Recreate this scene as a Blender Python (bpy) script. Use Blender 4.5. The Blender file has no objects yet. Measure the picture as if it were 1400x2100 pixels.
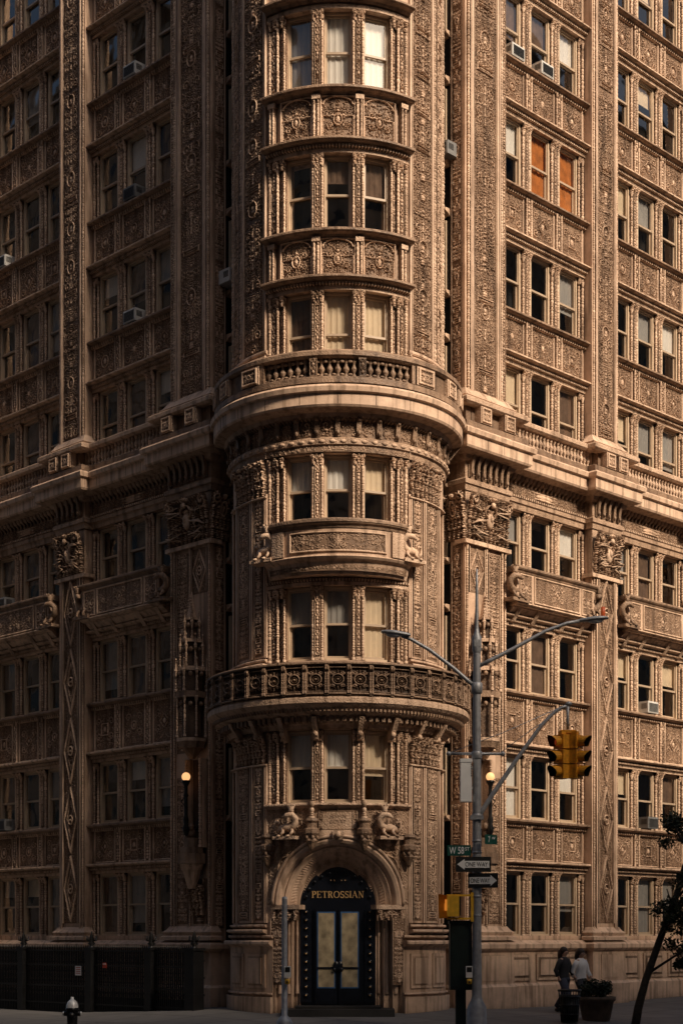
import bpy, math, random
import numpy as np
from mathutils import Matrix, Vector
C=math.sqrt(.5)
scene=bpy.context.scene
COL=scene.collection
random.seed(5)
EYE=1.65
# ------------------------------------------------------------------ materials
def newmat(name):
    m=bpy.data.materials.new(name); m.use_nodes=True
    nt=m.node_tree; b=nt.nodes['Principled BSDF']
    return m,nt,b
def N(nt,t,**k):
    n=nt.nodes.new(t)
    for a,v in k.items(): setattr(n,a,v)
    return n
def simple(name,col,rough=.6,metal=0,noise=.15,scale=6,emit=None,es=0,bump=0):
    m,nt,b=newmat(name); L=nt.links.new
    b.inputs['Roughness'].default_value=rough; b.inputs['Metallic'].default_value=metal
    g=N(nt,'ShaderNodeNewGeometry'); nz=N(nt,'ShaderNodeTexNoise'); nz.inputs['Scale'].default_value=scale; nz.inputs['Detail'].default_value=5
    L(g.outputs['Position'],nz.inputs['Vector'])
    r=N(nt,'ShaderNodeValToRGB')
    r.color_ramp.elements[0].position=.3; r.color_ramp.elements[1].position=.7
    r.color_ramp.elements[0].color=[c*(1-noise) for c in col]+[1]
    r.color_ramp.elements[1].color=[min(1,c*(1+noise)) for c in col]+[1]
    L(nz.outputs['Fac'],r.inputs['Fac']); L(r.outputs['Color'],b.inputs['Base Color'])
    if bump:
        bp=N(nt,'ShaderNodeBump'); bp.inputs['Strength'].default_value=bump; bp.inputs['Distance'].default_value=.01
        L(nz.outputs['Fac'],bp.inputs['Height']); L(bp.outputs['Normal'],b.inputs['Normal'])
    if emit:
        b.inputs['Emission Color'].default_value=list(emit)+[1]; b.inputs['Emission Strength'].default_value=es
    return m
def stone(name,ca,cb,carve=1.0,grime_shade=.4,bscale=20):
    m,nt,b=newmat(name); L=nt.links.new
    b.inputs['Roughness'].default_value=.60; b.inputs['Specular IOR Level'].default_value=.45
    g=N(nt,'ShaderNodeNewGeometry')
    n1=N(nt,'ShaderNodeTexNoise'); n1.inputs['Scale'].default_value=1.1; n1.inputs['Detail'].default_value=8; n1.inputs['Roughness'].default_value=.72
    L(g.outputs['Position'],n1.inputs['Vector'])
    mp=N(nt,'ShaderNodeMapping'); mp.inputs['Scale'].default_value=(5,5,.45)
    L(g.outputs['Position'],mp.inputs['Vector'])
    n2=N(nt,'ShaderNodeTexNoise'); n2.inputs['Scale'].default_value=1.3; n2.inputs['Detail'].default_value=6
    L(mp.outputs['Vector'],n2.inputs['Vector'])
    r=N(nt,'ShaderNodeValToRGB'); r.color_ramp.elements[0].position=.38; r.color_ramp.elements[1].position=.6
    r.color_ramp.elements[0].color=list(cb)+[1]; r.color_ramp.elements[1].color=list(ca)+[1]
    L(n1.outputs['Fac'],r.inputs['Fac'])
    r2=N(nt,'ShaderNodeValToRGB'); r2.color_ramp.elements[0].position=.34; r2.color_ramp.elements[1].position=.51
    r2.color_ramp.elements[0].color=(.32,.28,.25,1); r2.color_ramp.elements[1].color=(1,1,1,1)
    L(n2.outputs['Fac'],r2.inputs['Fac'])
    mx=N(nt,'ShaderNodeMix',data_type='RGBA',blend_type='MULTIPLY'); mx.inputs[0].default_value=.7
    L(r.outputs['Color'],mx.inputs[6]); L(r2.outputs['Color'],mx.inputs[7])
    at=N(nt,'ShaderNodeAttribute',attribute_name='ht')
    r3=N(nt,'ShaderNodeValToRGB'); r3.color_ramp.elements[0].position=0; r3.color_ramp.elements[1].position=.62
    r3.color_ramp.elements[0].color=(grime_shade,grime_shade*.87,grime_shade*.76,1); r3.color_ramp.elements[1].color=(1.0,1.0,1.0,1)  # low relief darkened in base colour: grime plus painted crevice shade
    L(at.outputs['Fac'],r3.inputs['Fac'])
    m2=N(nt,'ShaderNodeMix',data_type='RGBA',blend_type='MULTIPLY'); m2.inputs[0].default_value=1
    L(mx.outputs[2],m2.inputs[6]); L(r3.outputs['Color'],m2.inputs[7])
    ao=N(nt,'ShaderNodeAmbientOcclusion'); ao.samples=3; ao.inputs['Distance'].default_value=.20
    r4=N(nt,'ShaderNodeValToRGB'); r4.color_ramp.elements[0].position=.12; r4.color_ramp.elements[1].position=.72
    r4.color_ramp.elements[0].color=(.15,.11,.085,1); r4.color_ramp.elements[1].color=(1,1,1,1)  # occlusion multiplied into base colour: painted crevice shade along with grime
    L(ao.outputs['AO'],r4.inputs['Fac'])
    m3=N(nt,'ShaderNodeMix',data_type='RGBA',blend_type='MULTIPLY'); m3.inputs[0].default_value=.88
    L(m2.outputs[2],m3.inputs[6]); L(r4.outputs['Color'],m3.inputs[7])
    L(m3.outputs[2],b.inputs['Base Color'])
    v=N(nt,'ShaderNodeTexVoronoi',feature='SMOOTH_F1'); v.inputs['Scale'].default_value=bscale
    L(g.outputs['Position'],v.inputs['Vector'])
    n3=N(nt,'ShaderNodeTexNoise'); n3.inputs['Scale'].default_value=45; n3.inputs['Detail'].default_value=4
    L(g.outputs['Position'],n3.inputs['Vector'])
    b1=N(nt,'ShaderNodeBump',invert=True); b1.inputs['Strength'].default_value=.75*carve; b1.inputs['Distance'].default_value=.022
    L(v.outputs['Distance'],b1.inputs['Height'])
    b2=N(nt,'ShaderNodeBump'); b2.inputs['Strength'].default_value=.4; b2.inputs['Distance'].default_value=.01
    L(n3.outputs['Fac'],b2.inputs['Height']); L(b1.outputs['Normal'],b2.inputs['Normal'])
    L(b2.outputs['Normal'],b.inputs['Normal'])
    return m
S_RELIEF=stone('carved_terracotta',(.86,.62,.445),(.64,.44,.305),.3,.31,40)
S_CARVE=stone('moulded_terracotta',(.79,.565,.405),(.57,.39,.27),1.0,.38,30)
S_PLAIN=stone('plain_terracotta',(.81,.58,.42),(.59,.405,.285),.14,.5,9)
S_DARK=stone('soiled_shade_terracotta',(.38,.25,.165),(.20,.13,.087),.7,.30,26)  # darker stone copy: soiled balconies, also painted shade on brackets, dentils, unlit carvings
DARKIN=simple('dark_interior',(.010,.009,.009),.9,noise=.3)
FRAME=simple('painted_window_frame',(.60,.46,.32),.5,noise=.12,scale=3)
SASH=simple('painted_sash',(.46,.35,.25),.45,noise=.12,scale=3)
def glassmat():
    m,nt,b=newmat('window_glass'); L=nt.links.new
    nt.nodes.remove(b); out=nt.nodes['Material Output']
    t=N(nt,'ShaderNodeBsdfTransparent'); t.inputs['Color'].default_value=(.86,.85,.83,1)
    gl=N(nt,'ShaderNodeBsdfGlossy'); gl.inputs['Roughness'].default_value=.03; gl.inputs['Color'].default_value=(1,.96,.9,1)
    g=N(nt,'ShaderNodeNewGeometry'); nz=N(nt,'ShaderNodeTexNoise'); nz.inputs['Scale'].default_value=1.2; nz.inputs['Detail'].default_value=1
    L(g.outputs['Position'],nz.inputs['Vector'])
    bp=N(nt,'ShaderNodeBump'); bp.inputs['Strength'].default_value=.3; bp.inputs['Distance'].default_value=.05
    L(nz.outputs['Fac'],bp.inputs['Height']); L(bp.outputs['Normal'],gl.inputs['Normal'])
    f=N(nt,'ShaderNodeLayerWeight'); f.inputs['Blend'].default_value=.5
    pw=N(nt,'ShaderNodeMath',operation='POWER'); pw.inputs[1].default_value=3; L(f.outputs['Facing'],pw.inputs[0])
    ma=N(nt,'ShaderNodeMath',operation='MULTIPLY_ADD'); ma.inputs[1].default_value=.7; ma.inputs[2].default_value=.11; L(pw.outputs[0],ma.inputs[0])
    mx=N(nt,'ShaderNodeMixShader'); L(ma.outputs[0],mx.inputs[0]); L(t.outputs[0],mx.inputs[1]); L(gl.outputs[0],mx.inputs[2])
    L(mx.outputs[0],out.inputs['Surface']); return m
GLASS=glassmat()
B_CREAM=simple('cream_blind_reflection',(.80,.66,.48),.8,noise=.12,scale=2)
B_GREY=simple('grey_blind',(.36,.35,.34),.8,noise=.12,scale=2)
B_WHITE=simple('white_blind_reflection',(.84,.82,.78),.8,noise=.08,scale=2)
B_BROWN=simple('brown_curtain',(.15,.095,.065),.9,noise=.3,scale=5)
B_ORANGE=simple('orange_curtain',(.50,.17,.035),.9,noise=.3,scale=5)
NAVY=simple('navy_lacquer',(.006,.008,.014),.3,noise=.3)
BLUE=simple('blue_tape',(.04,.12,.28),.6)
GOLD=simple('gold_leaf',(.85,.55,.24),.4,.2,noise=.1)
PAPER=simple('brown_paper',(.36,.29,.18),.75,noise=.45,scale=5,bump=.8)
IRON=simple('black_iron',(.010,.010,.011),.38,.2,noise=.3)
GREYM=simple('galvanised_steel',(.36,.37,.39),.5,.4,noise=.2,scale=9)
GREYP=simple('grey_paint',(.20,.20,.20),.5,noise=.12,scale=7)
YEL=simple('signal_yellow',(.66,.28,.014),.5,noise=.3,scale=12)
YELB=simple('bright_signal_yellow',(.85,.47,.03),.5,noise=.15,scale=12)
BLK=simple('black_plastic',(.010,.010,.010),.5)
WHT=simple('white_paint',(.88,.88,.86),.5,noise=.04)
GRN=simple('sign_green',(.008,.085,.065),.4)
DGRN=simple('cabinet_green',(.008,.018,.015),.5,noise=.2)
REDL=simple('red_lens',(.14,.018,.01),.35,emit=(1,.12,.03),es=.12)
AMBL=simple('dark_amber_lens',(.05,.02,.008),.35)
GRNL=simple('dark_green_lens',(.01,.03,.02),.35)
HANDL=simple('orange_hand_lamp',(.8,.25,.02),.4,emit=(1,.32,.04),es=.5)
ORNG=simple('orange_plastic',(.6,.10,.03),.4,emit=(1,.2,.04),es=.1)
GLOBE=simple('lit_globe',(.8,.5,.25),.4,noise=.02,emit=(1,.50,.20),es=1.15)
ACM=simple('air_conditioner_white',(.66,.65,.62),.5,noise=.1)
SKIN=simple('skin',(.45,.28,.2),.6); HAIR=simple('dark_hair',(.03,.018,.012),.6)
CLOTHD=simple('dark_cloth',(.03,.03,.035),.9); CLOTHW=simple('white_cloth',(.80,.79,.78),.9); DENIM=simple('denim',(.04,.045,.07),.9)
BARK=simple('bark',(.03,.022,.016),.9,noise=.4,scale=15,bump=1)
LEAF=simple('leaf',(.030,.045,.015),.6,noise=.5,scale=3)
LEAFD=simple('dark_leaf',(.013,.024,.010),.6,noise=.5,scale=3)
PLANT=simple('planter_concrete',(.10,.07,.05),.85,noise=.3,scale=8,bump=.5)
REDS=simple('red_sign',(.5,.06,.03),.5)
# ------------------------------------------------------------------ mesh builder
class MB:
    def __init__(s,curved=False): s.V=[];s.F=[];s.M=[];s.A=[];s.S=[];s.n=0;s.curved=curved
    def add(s,V,F,mat=0,a=.75,smooth=False):
        V=np.asarray(V,float).reshape(-1,3); F=np.asarray(F,int)
        s.V.append(V); s.F.append(F+s.n); s.M.append(mat); s.S.append(smooth)
        s.A.append(np.full(len(V),a) if np.isscalar(a) else np.asarray(a,float).ravel()); s.n+=len(V)
    def addmb(s,o,M):
        M=np.array(M)
        V=np.concatenate(o.V)@M[:3,:3].T+M[:3,3]
        base=s.n; s.V.append(V); s.A.append(np.concatenate(o.A)); s.n+=len(V)
        for F,m,S in zip(o.F,o.M,o.S): s.F.append(F+base); s.M.append(m); s.S.append(S)
    def prof(s,pts,u0,u1,mat=0,a=.75,caps=True,step=.15):
        n=max(1,math.ceil((u1-u0)/step)) if s.curved else 1
        P=np.array(pts,float); k=len(P); us=np.linspace(u0,u1,n+1)
        V=np.zeros((n+1,k,3)); V[:,:,0]=us[:,None]; V[:,:,1:]=P[None]
        i,j=np.meshgrid(np.arange(n),np.arange(k),indexing='ij'); j2=(j+1)%k
        F=np.stack([i*k+j,(i+1)*k+j,(i+1)*k+j2,i*k+j2],-1).reshape(-1,4)
        s.add(V,F,mat,a)
        if caps:
            for u in (u0,u1):
                c=P.mean(0); VV=np.vstack([[u,c[0],c[1]],np.column_stack([np.full(k,u),P])])
                FF=[[0,1+q,1+(q+1)%k] for q in range(k)]; s.add(VV,FF,mat,a)
    def box(s,u0,u1,w0,w1,z0,z1,mat=0,a=.75):
        s.prof([(w0,z0),(w1,z0),(w1,z1),(w0,z1)],u0,u1,mat,a)
    def ledge(s,u0,u1,w0,p,z,h,mat=0,a=.75,inner=.1):
        pr=[(w0-inner,z),(w0+.25*p,z),(w0+.4*p,z+.3*h),(w0+.8*p,z+.45*h),(w0+.86*p,z+.55*h),(w0+p,z+.6*h),(w0+p,z+.86*h),(w0+.9*p,z+h),(w0-inner,z+h)]
        s.prof(pr,u0,u1,mat,a)
    def dentils(s,u0,u1,step,wd,w0,w1,z0,z1,mat=0,a=.7):
        n=max(1,int((u1-u0)/step))
        for i in range(n):
            c=u0+(i+.5)*(u1-u0)/n; s.prof([(w0,z0),(w1,z0+.3*(z1-z0)),(w1,z1),(w0,z1)],c-wd/2,c+wd/2,mat,a,step=9)
    def vprof(s,pts,z0,z1,mat=0,a=.75,taper=None):
        P=np.array(pts,float); k=len(P)
        V=np.zeros((2,k,3)); V[:,:,:2]=P[None]; V[0,:,2]=z0; V[1,:,2]=z1
        if taper is not None: V[1,:,:2]=P.mean(0)+(P-P.mean(0))*taper
        F=[[j,(j+1)%k,k+(j+1)%k,k+j] for j in range(k)]
        s.add(V,F,mat,a)
        for b in (0,1):
            VV=np.vstack([V[b].mean(0),V[b]]); s.add(VV,[[0,1+q,1+(q+1)%k] for q in range(k)],mat,a)
    def lathe(s,u,w,rz,seg=8,mat=0,a=.8,smooth=True):
        rz=np.array(rz,float); k=len(rz); an=np.arange(seg)*2*math.pi/seg+.3
        V=np.zeros((k,seg,3)); V[:,:,0]=u+rz[:,0:1]*np.cos(an); V[:,:,1]=w+rz[:,0:1]*np.sin(an); V[:,:,2]=rz[:,1:2]
        i,j=np.meshgrid(np.arange(k-1),np.arange(seg),indexing='ij'); j2=(j+1)%seg
        F=np.stack([i*seg+j,i*seg+j2,(i+1)*seg+j2,(i+1)*seg+j],-1).reshape(-1,4)
        rmx=rz[:,0].max(); A=np.repeat(.1+.8*(rz[:,0]/rmx),seg)
        s.add(V,F,mat,A,smooth)
    def blob(s,u,w,z,ru,rw,rz,mat=0,a=.8,seg=8,rings=6):
        ph=np.linspace(-math.pi/2,math.pi/2,rings); th=np.arange(seg)*2*math.pi/seg
        V=np.zeros((rings,seg,3)); V[:,:,0]=u+ru*np.cos(ph)[:,None]*np.cos(th); V[:,:,1]=w+rw*np.cos(ph)[:,None]*np.sin(th); V[:,:,2]=z+rz*np.sin(ph)[:,None]
        i,j=np.meshgrid(np.arange(rings-1),np.arange(seg),indexing='ij'); j2=(j+1)%seg
        F=np.stack([i*seg+j,i*seg+j2,(i+1)*seg+j2,(i+1)*seg+j],-1).reshape(-1,4); s.add(V,F,mat,a,True)
    def tube(s,pts,rad,seg=8,mat=0,a=.8,smooth=True):
        P=[Vector(p) for p in pts]; n=len(P)
        if np.isscalar(rad): rad=[rad]*n
        up=Vector((0,0,1)); V=[]
        T0=(P[1]-P[0]).normalized(); X=T0.cross(up)
        if X.length<.1: X=T0.cross(Vector((1,0,0)))
        X.normalize()
        for i in range(n):
            T=(P[min(i+1,n-1)]-P[max(i-1,0)]).normalized()
            X=(X-T*X.dot(T)).normalized(); Y=T.cross(X)
            for j in range(seg):
                q=2*math.pi*j/seg; V.append(P[i]+(X*math.cos(q)+Y*math.sin(q))*rad[i])
        F=[[i*seg+j,i*seg+(j+1)%seg,(i+1)*seg+(j+1)%seg,(i+1)*seg+j] for i in range(n-1) for j in range(seg)]
        V.append(P[0]);V.append(P[-1]); s.add([tuple(v) for v in V],F,mat,a,smooth)
        b=s.n-len(V); F3=[[b+n*seg,b+(j+1)%seg,b+j] for j in range(seg)]+[[b+n*seg+1,b+(n-1)*seg+j,b+(n-1)*seg+(j+1)%seg] for j in range(seg)]
        s.F.append(np.array(F3)); s.M.append(mat); s.S.append(smooth)
    def relief(s,hf,u0,u1,z0,z1,w0,amp,mat=0,wf=None):
        h=hf if isinstance(hf,np.ndarray) else hf.h
        nz,nx=h.shape; U,Z=np.meshgrid(np.linspace(u0,u1,nx),np.linspace(z0,z1,nz))
        Wd=w0+amp*h
        if wf is not None: Wd=Wd+wf((Z-z0)/(z1-z0))
        V=np.stack([U,Wd,Z],-1)
        i,j=np.meshgrid(np.arange(nz-1),np.arange(nx-1),indexing='ij')
        F=np.stack([i*nx+j,(i+1)*nx+j,(i+1)*nx+j+1,i*nx+j+1],-1).reshape(-1,4)
        s.add(V,F,mat,np.clip(h,0,1),False)
    def sweep(s,path,pr,mat=0,a=.75):
        P=np.array(path,float); n=len(P); pr=np.array(pr,float); k=len(pr)
        d=P[1:]-P[:-1]; d/=np.linalg.norm(d,axis=1)[:,None]; nn=np.stack([-d[:,1],d[:,0]],1)
        m=np.zeros((n,2)); m[0]=nn[0]; m[-1]=nn[-1]
        for i in range(1,n-1): m[i]=(nn[i-1]+nn[i])/(1+nn[i-1]@nn[i])
        V=np.zeros((n,k,3)); V[:,:,:2]=P[:,None]+m[:,None]*pr[None,:,0:1]; V[:,:,2]=pr[None,:,1]
        F=[[i*k+j,(i+1)*k+j,(i+1)*k+(j+1)%k,i*k+(j+1)%k] for i in range(n-1) for j in range(k)]
        s.add(V,F,mat,a)
    def obj(s,name,parent=None,mats=(S_CARVE,),M=None,fm=None,flip=False,label=None):
        V=np.concatenate(s.V).copy()
        if fm: V=fm(V)
        if flip: V[:,0]*=-1
        me=bpy.data.meshes.new(name); me.vertices.add(len(V)); me.vertices.foreach_set('co',V.astype(np.float32).ravel())
        loops=[];st=[];mi=[];sm=[];pos=0
        for F,m,S in zip(s.F,s.M,s.S):
            if flip: F=F[:,::-1]
            k=F.shape[1]; loops.append(F.ravel()); st.append(pos+np.arange(len(F))*k); pos+=F.size
            mi.append(np.full(len(F),m)); sm.append(np.full(len(F),S))
        loops=np.concatenate(loops).astype(np.int32); st=np.concatenate(st).astype(np.int32)
        me.loops.add(len(loops)); me.loops.foreach_set('vertex_index',loops)
        me.polygons.add(len(st)); me.polygons.foreach_set('loop_start',st)
        me.polygons.foreach_set('material_index',np.concatenate(mi).astype(np.int32))
        me.polygons.foreach_set('use_smooth',np.concatenate(sm).astype(bool))
        at=me.attributes.new('ht','FLOAT','POINT'); at.data.foreach_set('value',np.concatenate(s.A).astype(np.float32))
        me.update(calc_edges=True)
        for m in mats: me.materials.append(m)
        o=bpy.data.objects.new(name,me); COL.objects.link(o)
        if parent: o.parent=parent
        if M is not None: o.matrix_basis=M
        if label: o['label']=label
        return o
def inst(o,M,parent=None):
    c=o.copy(); COL.objects.link(c); c.parent=parent if parent else o.parent; c.matrix_basis=M
    return c
def empty(name,loc,label=None,cat=None,group=None):
    e=bpy.data.objects.new(name,None); COL.objects.link(e); e.location=loc; e.empty_display_size=.2
    if label: e['label']=label
    if cat: e['category']=cat
    if group: e['group']=group
    return e
# ------------------------------------------------------------------ relief height fields
class HF:
    def __init__(s,W,H,c=.0105):
        s.W,s.H=W,H; s.nx=max(5,int(round(W/c))+1); s.nz=max(5,int(round(H/c))+1)
        s.x=np.linspace(0,W,s.nx); s.z=np.linspace(0,H,s.nz); s.dx=s.x[1]; s.dz=s.z[1]; s.h=np.zeros((s.nz,s.nx))
    def disc(s,x,z,r,a=1.,rz=None):
        rz=rz or r
        i0=max(0,int((x-r)/s.dx)); i1=min(s.nx,int((x+r)/s.dx)+2); j0=max(0,int((z-rz)/s.dz)); j1=min(s.nz,int((z+rz)/s.dz)+2)
        if i1<=i0 or j1<=j0: return
        d=((s.x[None,i0:i1]-x)/r)**2+((s.z[j0:j1,None]-z)/rz)**2
        p=s.h[j0:j1,i0:i1]; np.maximum(p,a*np.sqrt(np.clip(1-d,0,1)),out=p)
    def ring(s,x,z,rx,rz,t=.018,a=1.):
        X=(s.x[None]-x); Z=(s.z[:,None]-z); d=np.sqrt((X/rx)**2+(Z/rz)**2); q=np.abs(d-1)*min(rx,rz)/t
        np.maximum(s.h,a*np.sqrt(np.clip(1-q*q,0,1)),out=s.h)
    def rect(s,x0,x1,z0,z1,t=.016,a=1.):
        X=np.maximum(x0-s.x,s.x-x1)[None]; Z=np.maximum(z0-s.z,s.z-z1)[:,None]; q=np.abs(np.maximum(X,Z))/t
        np.maximum(s.h,a*np.sqrt(np.clip(1-q*q,0,1)),out=s.h)
    def diamond(s,x,z,rx,rz,t=.02,a=1.):
        d=np.abs(s.x[None]-x)/rx+np.abs(s.z[:,None]-z)/rz; q=np.abs(d-1)*min(rx,rz)/t
        np.maximum(s.h,a*np.clip(1.4-q*1.4,0,1),out=s.h)
    def line(s,x0,z0,x1,z1,r,a=1.):
        n=max(2,int(math.hypot(x1-x0,z1-z0)/.012))
        for i in range(n+1): s.disc(x0+(x1-x0)*i/n,z0+(z1-z0)*i/n,r,a)
    def spiral(s,x,z,r,turns,dr,a0,rw,a=1.):
        n=int(10+turns*26*max(.4,r/.12))
        for i in range(n):
            t=i/(n-1); q=a0+dr*t*2*math.pi*turns; rd=r*(1-t)**.85
            s.disc(x+rd*math.cos(q),z+rd*math.sin(q),rw*(1-.4*t)+.002,a*(.75+.25*t))
            if i%4==3 and t<.75: s.leaf(x+(rd+rw)*math.cos(q),z+(rd+rw)*math.sin(q),q+dr*.7,rw*2.4,rw*.75,a*.85)
    def leaf(s,x,z,ang,L,wd,a=.9):
        for i in range(5):
            t=i/4; s.disc(x+L*t*math.cos(ang),z+L*t*math.sin(ang),wd*(.5+1.2*t*(1-t)+.05),a*(1-.3*t))
    def fill(s,r,n,r0,r1,a0,a1):
        for _ in range(n):
            x=r.uniform(.03,s.W-.03); z=r.uniform(.03,s.H-.03); L=r.uniform(r0,r1)
            if r.random()<.35: s.disc(x,z,L,r.uniform(a0,a1))
            else: s.leaf(x,z,r.uniform(0,6.28),L*2.6,L*.7,r.uniform(a0,a1))
    def mirror(s): s.h=np.maximum(s.h,s.h[:,::-1])
    def rough(s,seed,k=.22):
        rs=np.random.RandomState(seed); n=rs.rand(*s.h.shape); n=(n+np.roll(n,1,0)+np.roll(n,1,1)+np.roll(n,-1,0)+np.roll(n,-1,1))/5
        s.h=np.clip(s.h*(1-k)+k*2*(n-.25)*(.3+s.h),0,1.1)
CACHE={}
def arab(W,H,seed,dens=1.):
    k=('a',round(W,3),round(H,3),seed)
    if k in CACHE: return CACHE[k]
    r=random.Random(seed*77+3); f=HF(W,H); cx=W/2; hw=W/2-.035
    f.fill(r,int(W*H*250*dens),.010,.018,.35,.7); f.mirror()
    z=.05; last=''
    while z<H-.10:
        c=r.choice(['medal','scroll','scroll','scroll','vase','plaque','fan','fan','small','small'])
        if c==last and c not in('scroll','small'): continue
        last=c
        if c=='medal':
            R=hw*r.uniform(.34,.48)
            if z+2.3*R>H-.05: break
            f.ring(cx,z+R*1.1,R,R*1.2,.013); f.disc(cx,z+R*1.25,R*.28,1.,R*.36); f.disc(cx,z+R*.75,R*.42,.8,R*.22)
            for q in (.1,.5,.9,1.3,-.3,-.7,-1.2):
                for sx in (1,-1): f.leaf(cx+sx*R*math.cos(q),z+R*1.1+R*math.sin(q),(q if sx>0 else math.pi-q)+r.uniform(-.2,.2),hw*.38,.0145,.85)
            z+=2.3*R
        elif c=='scroll':
            R=hw*r.uniform(.25,.37); f.spiral(cx+hw*.52,z+R,R,r.uniform(1.2,1.8),r.choice([1,-1]),r.uniform(2.2,4),.013); f.mirror()
            f.disc(cx,z+R*.5,hw*.10,.9,R*.35); f.leaf(cx,z+R*.9,math.pi/2,R*1.1,hw*.09)
            f.leaf(cx+hw*.1,z+R*1.8,.5,hw*.6,.014); f.leaf(cx+hw*.9,z+R*1.2,2.0,hw*.3,.012); f.mirror(); z+=2.05*R
        elif c=='vase':
            f.disc(cx,z+.03,hw*.26,1,.025); f.disc(cx,z+.09,hw*.22,1,.05); f.disc(cx,z+.15,hw*.34,.9,.02)
            for q in (.1,.45,.8,1.15): f.leaf(cx+hw*.2,z+.06+.06*q,q,hw*.7,.015)
            f.mirror(); z+=.20
        elif c=='plaque':
            if z+.3>H-.05: break
            f.rect(cx-hw*.72,cx+hw*.72,z+.02,z+.13,.012); f.line(cx-hw*.45,z+.075,cx+hw*.45,z+.075,.014,.7); z+=.16
        elif c=='small':
            f.disc(cx,z+.025,hw*.12,1,.025); f.spiral(cx+hw*.3,z+.05,hw*.17,1.2,1,3.1,.011); f.spiral(cx+hw*.72,z+.05,hw*.17,1.2,-1,.3,.011); f.mirror(); z+=.10
        else:
            for q in (.15,.45,.75,1.05,1.3,1.57): f.leaf(cx,z+.02,q,hw*.85 if q<1.2 else hw*.7,.0145)
            f.mirror(); f.disc(cx,z+.02,.035,1); z+=hw*.75
    f.rough(seed)
    f.h[:, :2]=np.maximum(f.h[:, :2],.8); f.h[:, -2:]=np.maximum(f.h[:, -2:],.8)
    CACHE[k]=f; return f
def strip(W,H,seed):
    k=('s',round(W,3),round(H,3),seed)
    if k in CACHE: return CACHE[k]
    r=random.Random(seed*13+1); f=HF(W,H); cx=W/2; z=.03; hw=W/2
    while z<H-.04:
        c=r.random()
        if c<.35: f.disc(cx,z+.04,hw*.55,1,.04); z+=.08
        elif c<.6: f.ring(cx,z+hw*.7,hw*.55,hw*.65,.011); f.disc(cx,z+hw*.7,.013,.9); z+=hw*1.5
        elif c<.8:
            f.leaf(cx,z,1.0,hw*.8,.012); f.leaf(cx,z,2.14,hw*.8,.012); f.leaf(cx,z,1.57,.07,.014); z+=.07
        else: f.line(cx-hw*.6,z+.02,cx+hw*.6,z+.02,.012,.9); z+=.04
    f.h[:, :1]=.7; f.h[:, -1:]=.7
    CACHE[k]=f; return f
def panel(W,H,seed,kind='medal'):
    k=('p',round(W,3),round(H,3),seed,kind)
    if k in CACHE: return CACHE[k]
    r=random.Random(seed*31+7); f=HF(W,H); cx,cz=W/2,H/2
    f.fill(r,int(W*H*250),.010,.017,.35,.68); f.mirror()
    R=min(W,H)*.5-.06
    if kind=='medal':
        rr=R*r.uniform(.22,.36); kd=r.choice(['r','d','c','n'])
        if kd=='r': f.ring(cx,cz,rr,rr*1.1,.013)
        elif kd=='d': f.diamond(cx,cz,rr*1.4,rr*1.5,.014)
        elif kd=='c': f.rect(cx-rr,cx+rr,cz-rr*1.1,cz+rr*1.1,.012)
        else:
            for q in range(8): f.leaf(cx,cz,q*math.pi/4,R*.5,.018)
        f.disc(cx,cz,rr*.45,1,rr*.6)
        for sz in (1,-1):
            f.spiral(cx+rr+R*.34,cz+sz*R*.5,R*.26,1.4,sz*r.choice([1,-1]),math.pi,.012); f.leaf(cx,cz+sz*rr*1.15,sz*1.57,R*.4,.016)
            for q in (.5,.9,1.25): f.leaf(cx+rr*math.cos(q),cz+sz*rr*math.sin(q),sz*q,R*.35,.012)
        f.mirror()
        if W>H*1.1:
            f.spiral(cx+W*.36,cz,R*.24,1.3,1,math.pi,.0115); f.leaf(cx+W*.44,cz,1.2,.12,.013); f.leaf(cx+W*.44,cz,-1.2,.12,.013); f.mirror()
    elif kind=='arch':
        rr=W/2-.07
        f.rect(.06,W-.06,.05,H*.55,.014,.8)
        X,Z=np.meshgrid(f.x-cx,f.z-(H-.06-rr*.45)); d=np.abs(np.sqrt(X**2+(Z*1.9)**2)-rr)
        np.maximum(f.h,np.where(Z>0,np.sqrt(np.clip(1-(d/.026)**2,0,1)),0),out=f.h)
        q0=r.uniform(.22,.30)
        f.ring(cx,cz-.04,R*q0,R*q0*1.4,.013); f.disc(cx,cz-.04,R*.14,1,R*.24); f.disc(cx,cz-.04+R*.3,R*.09,1); f.disc(cx,cz+R*.45,R*.12,1,R*.08)
        for sz in (1,-1):
            f.spiral(cx+R*.55,cz-.04+sz*R*.40,R*.22,1.4,sz,math.pi,.0125); f.leaf(cx,cz-.04+sz*R*.5,sz*1.57,R*.35,.015)
            for q in (.4,.8,1.2): f.leaf(cx+R*q0*math.cos(q),cz-.04+sz*R*q0*math.sin(q),sz*q,R*.34,.0125)
        f.mirror()
    else:
        f.spiral(cx+W*.25,cz,R*.8,1.8,1,math.pi,.013); f.mirror(); f.disc(cx,cz,R*.3,1)
    f.rough(seed)
    f.rect(.024,W-.024,.024,H-.024,.024,1.)
    CACHE[k]=f; return f
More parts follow.
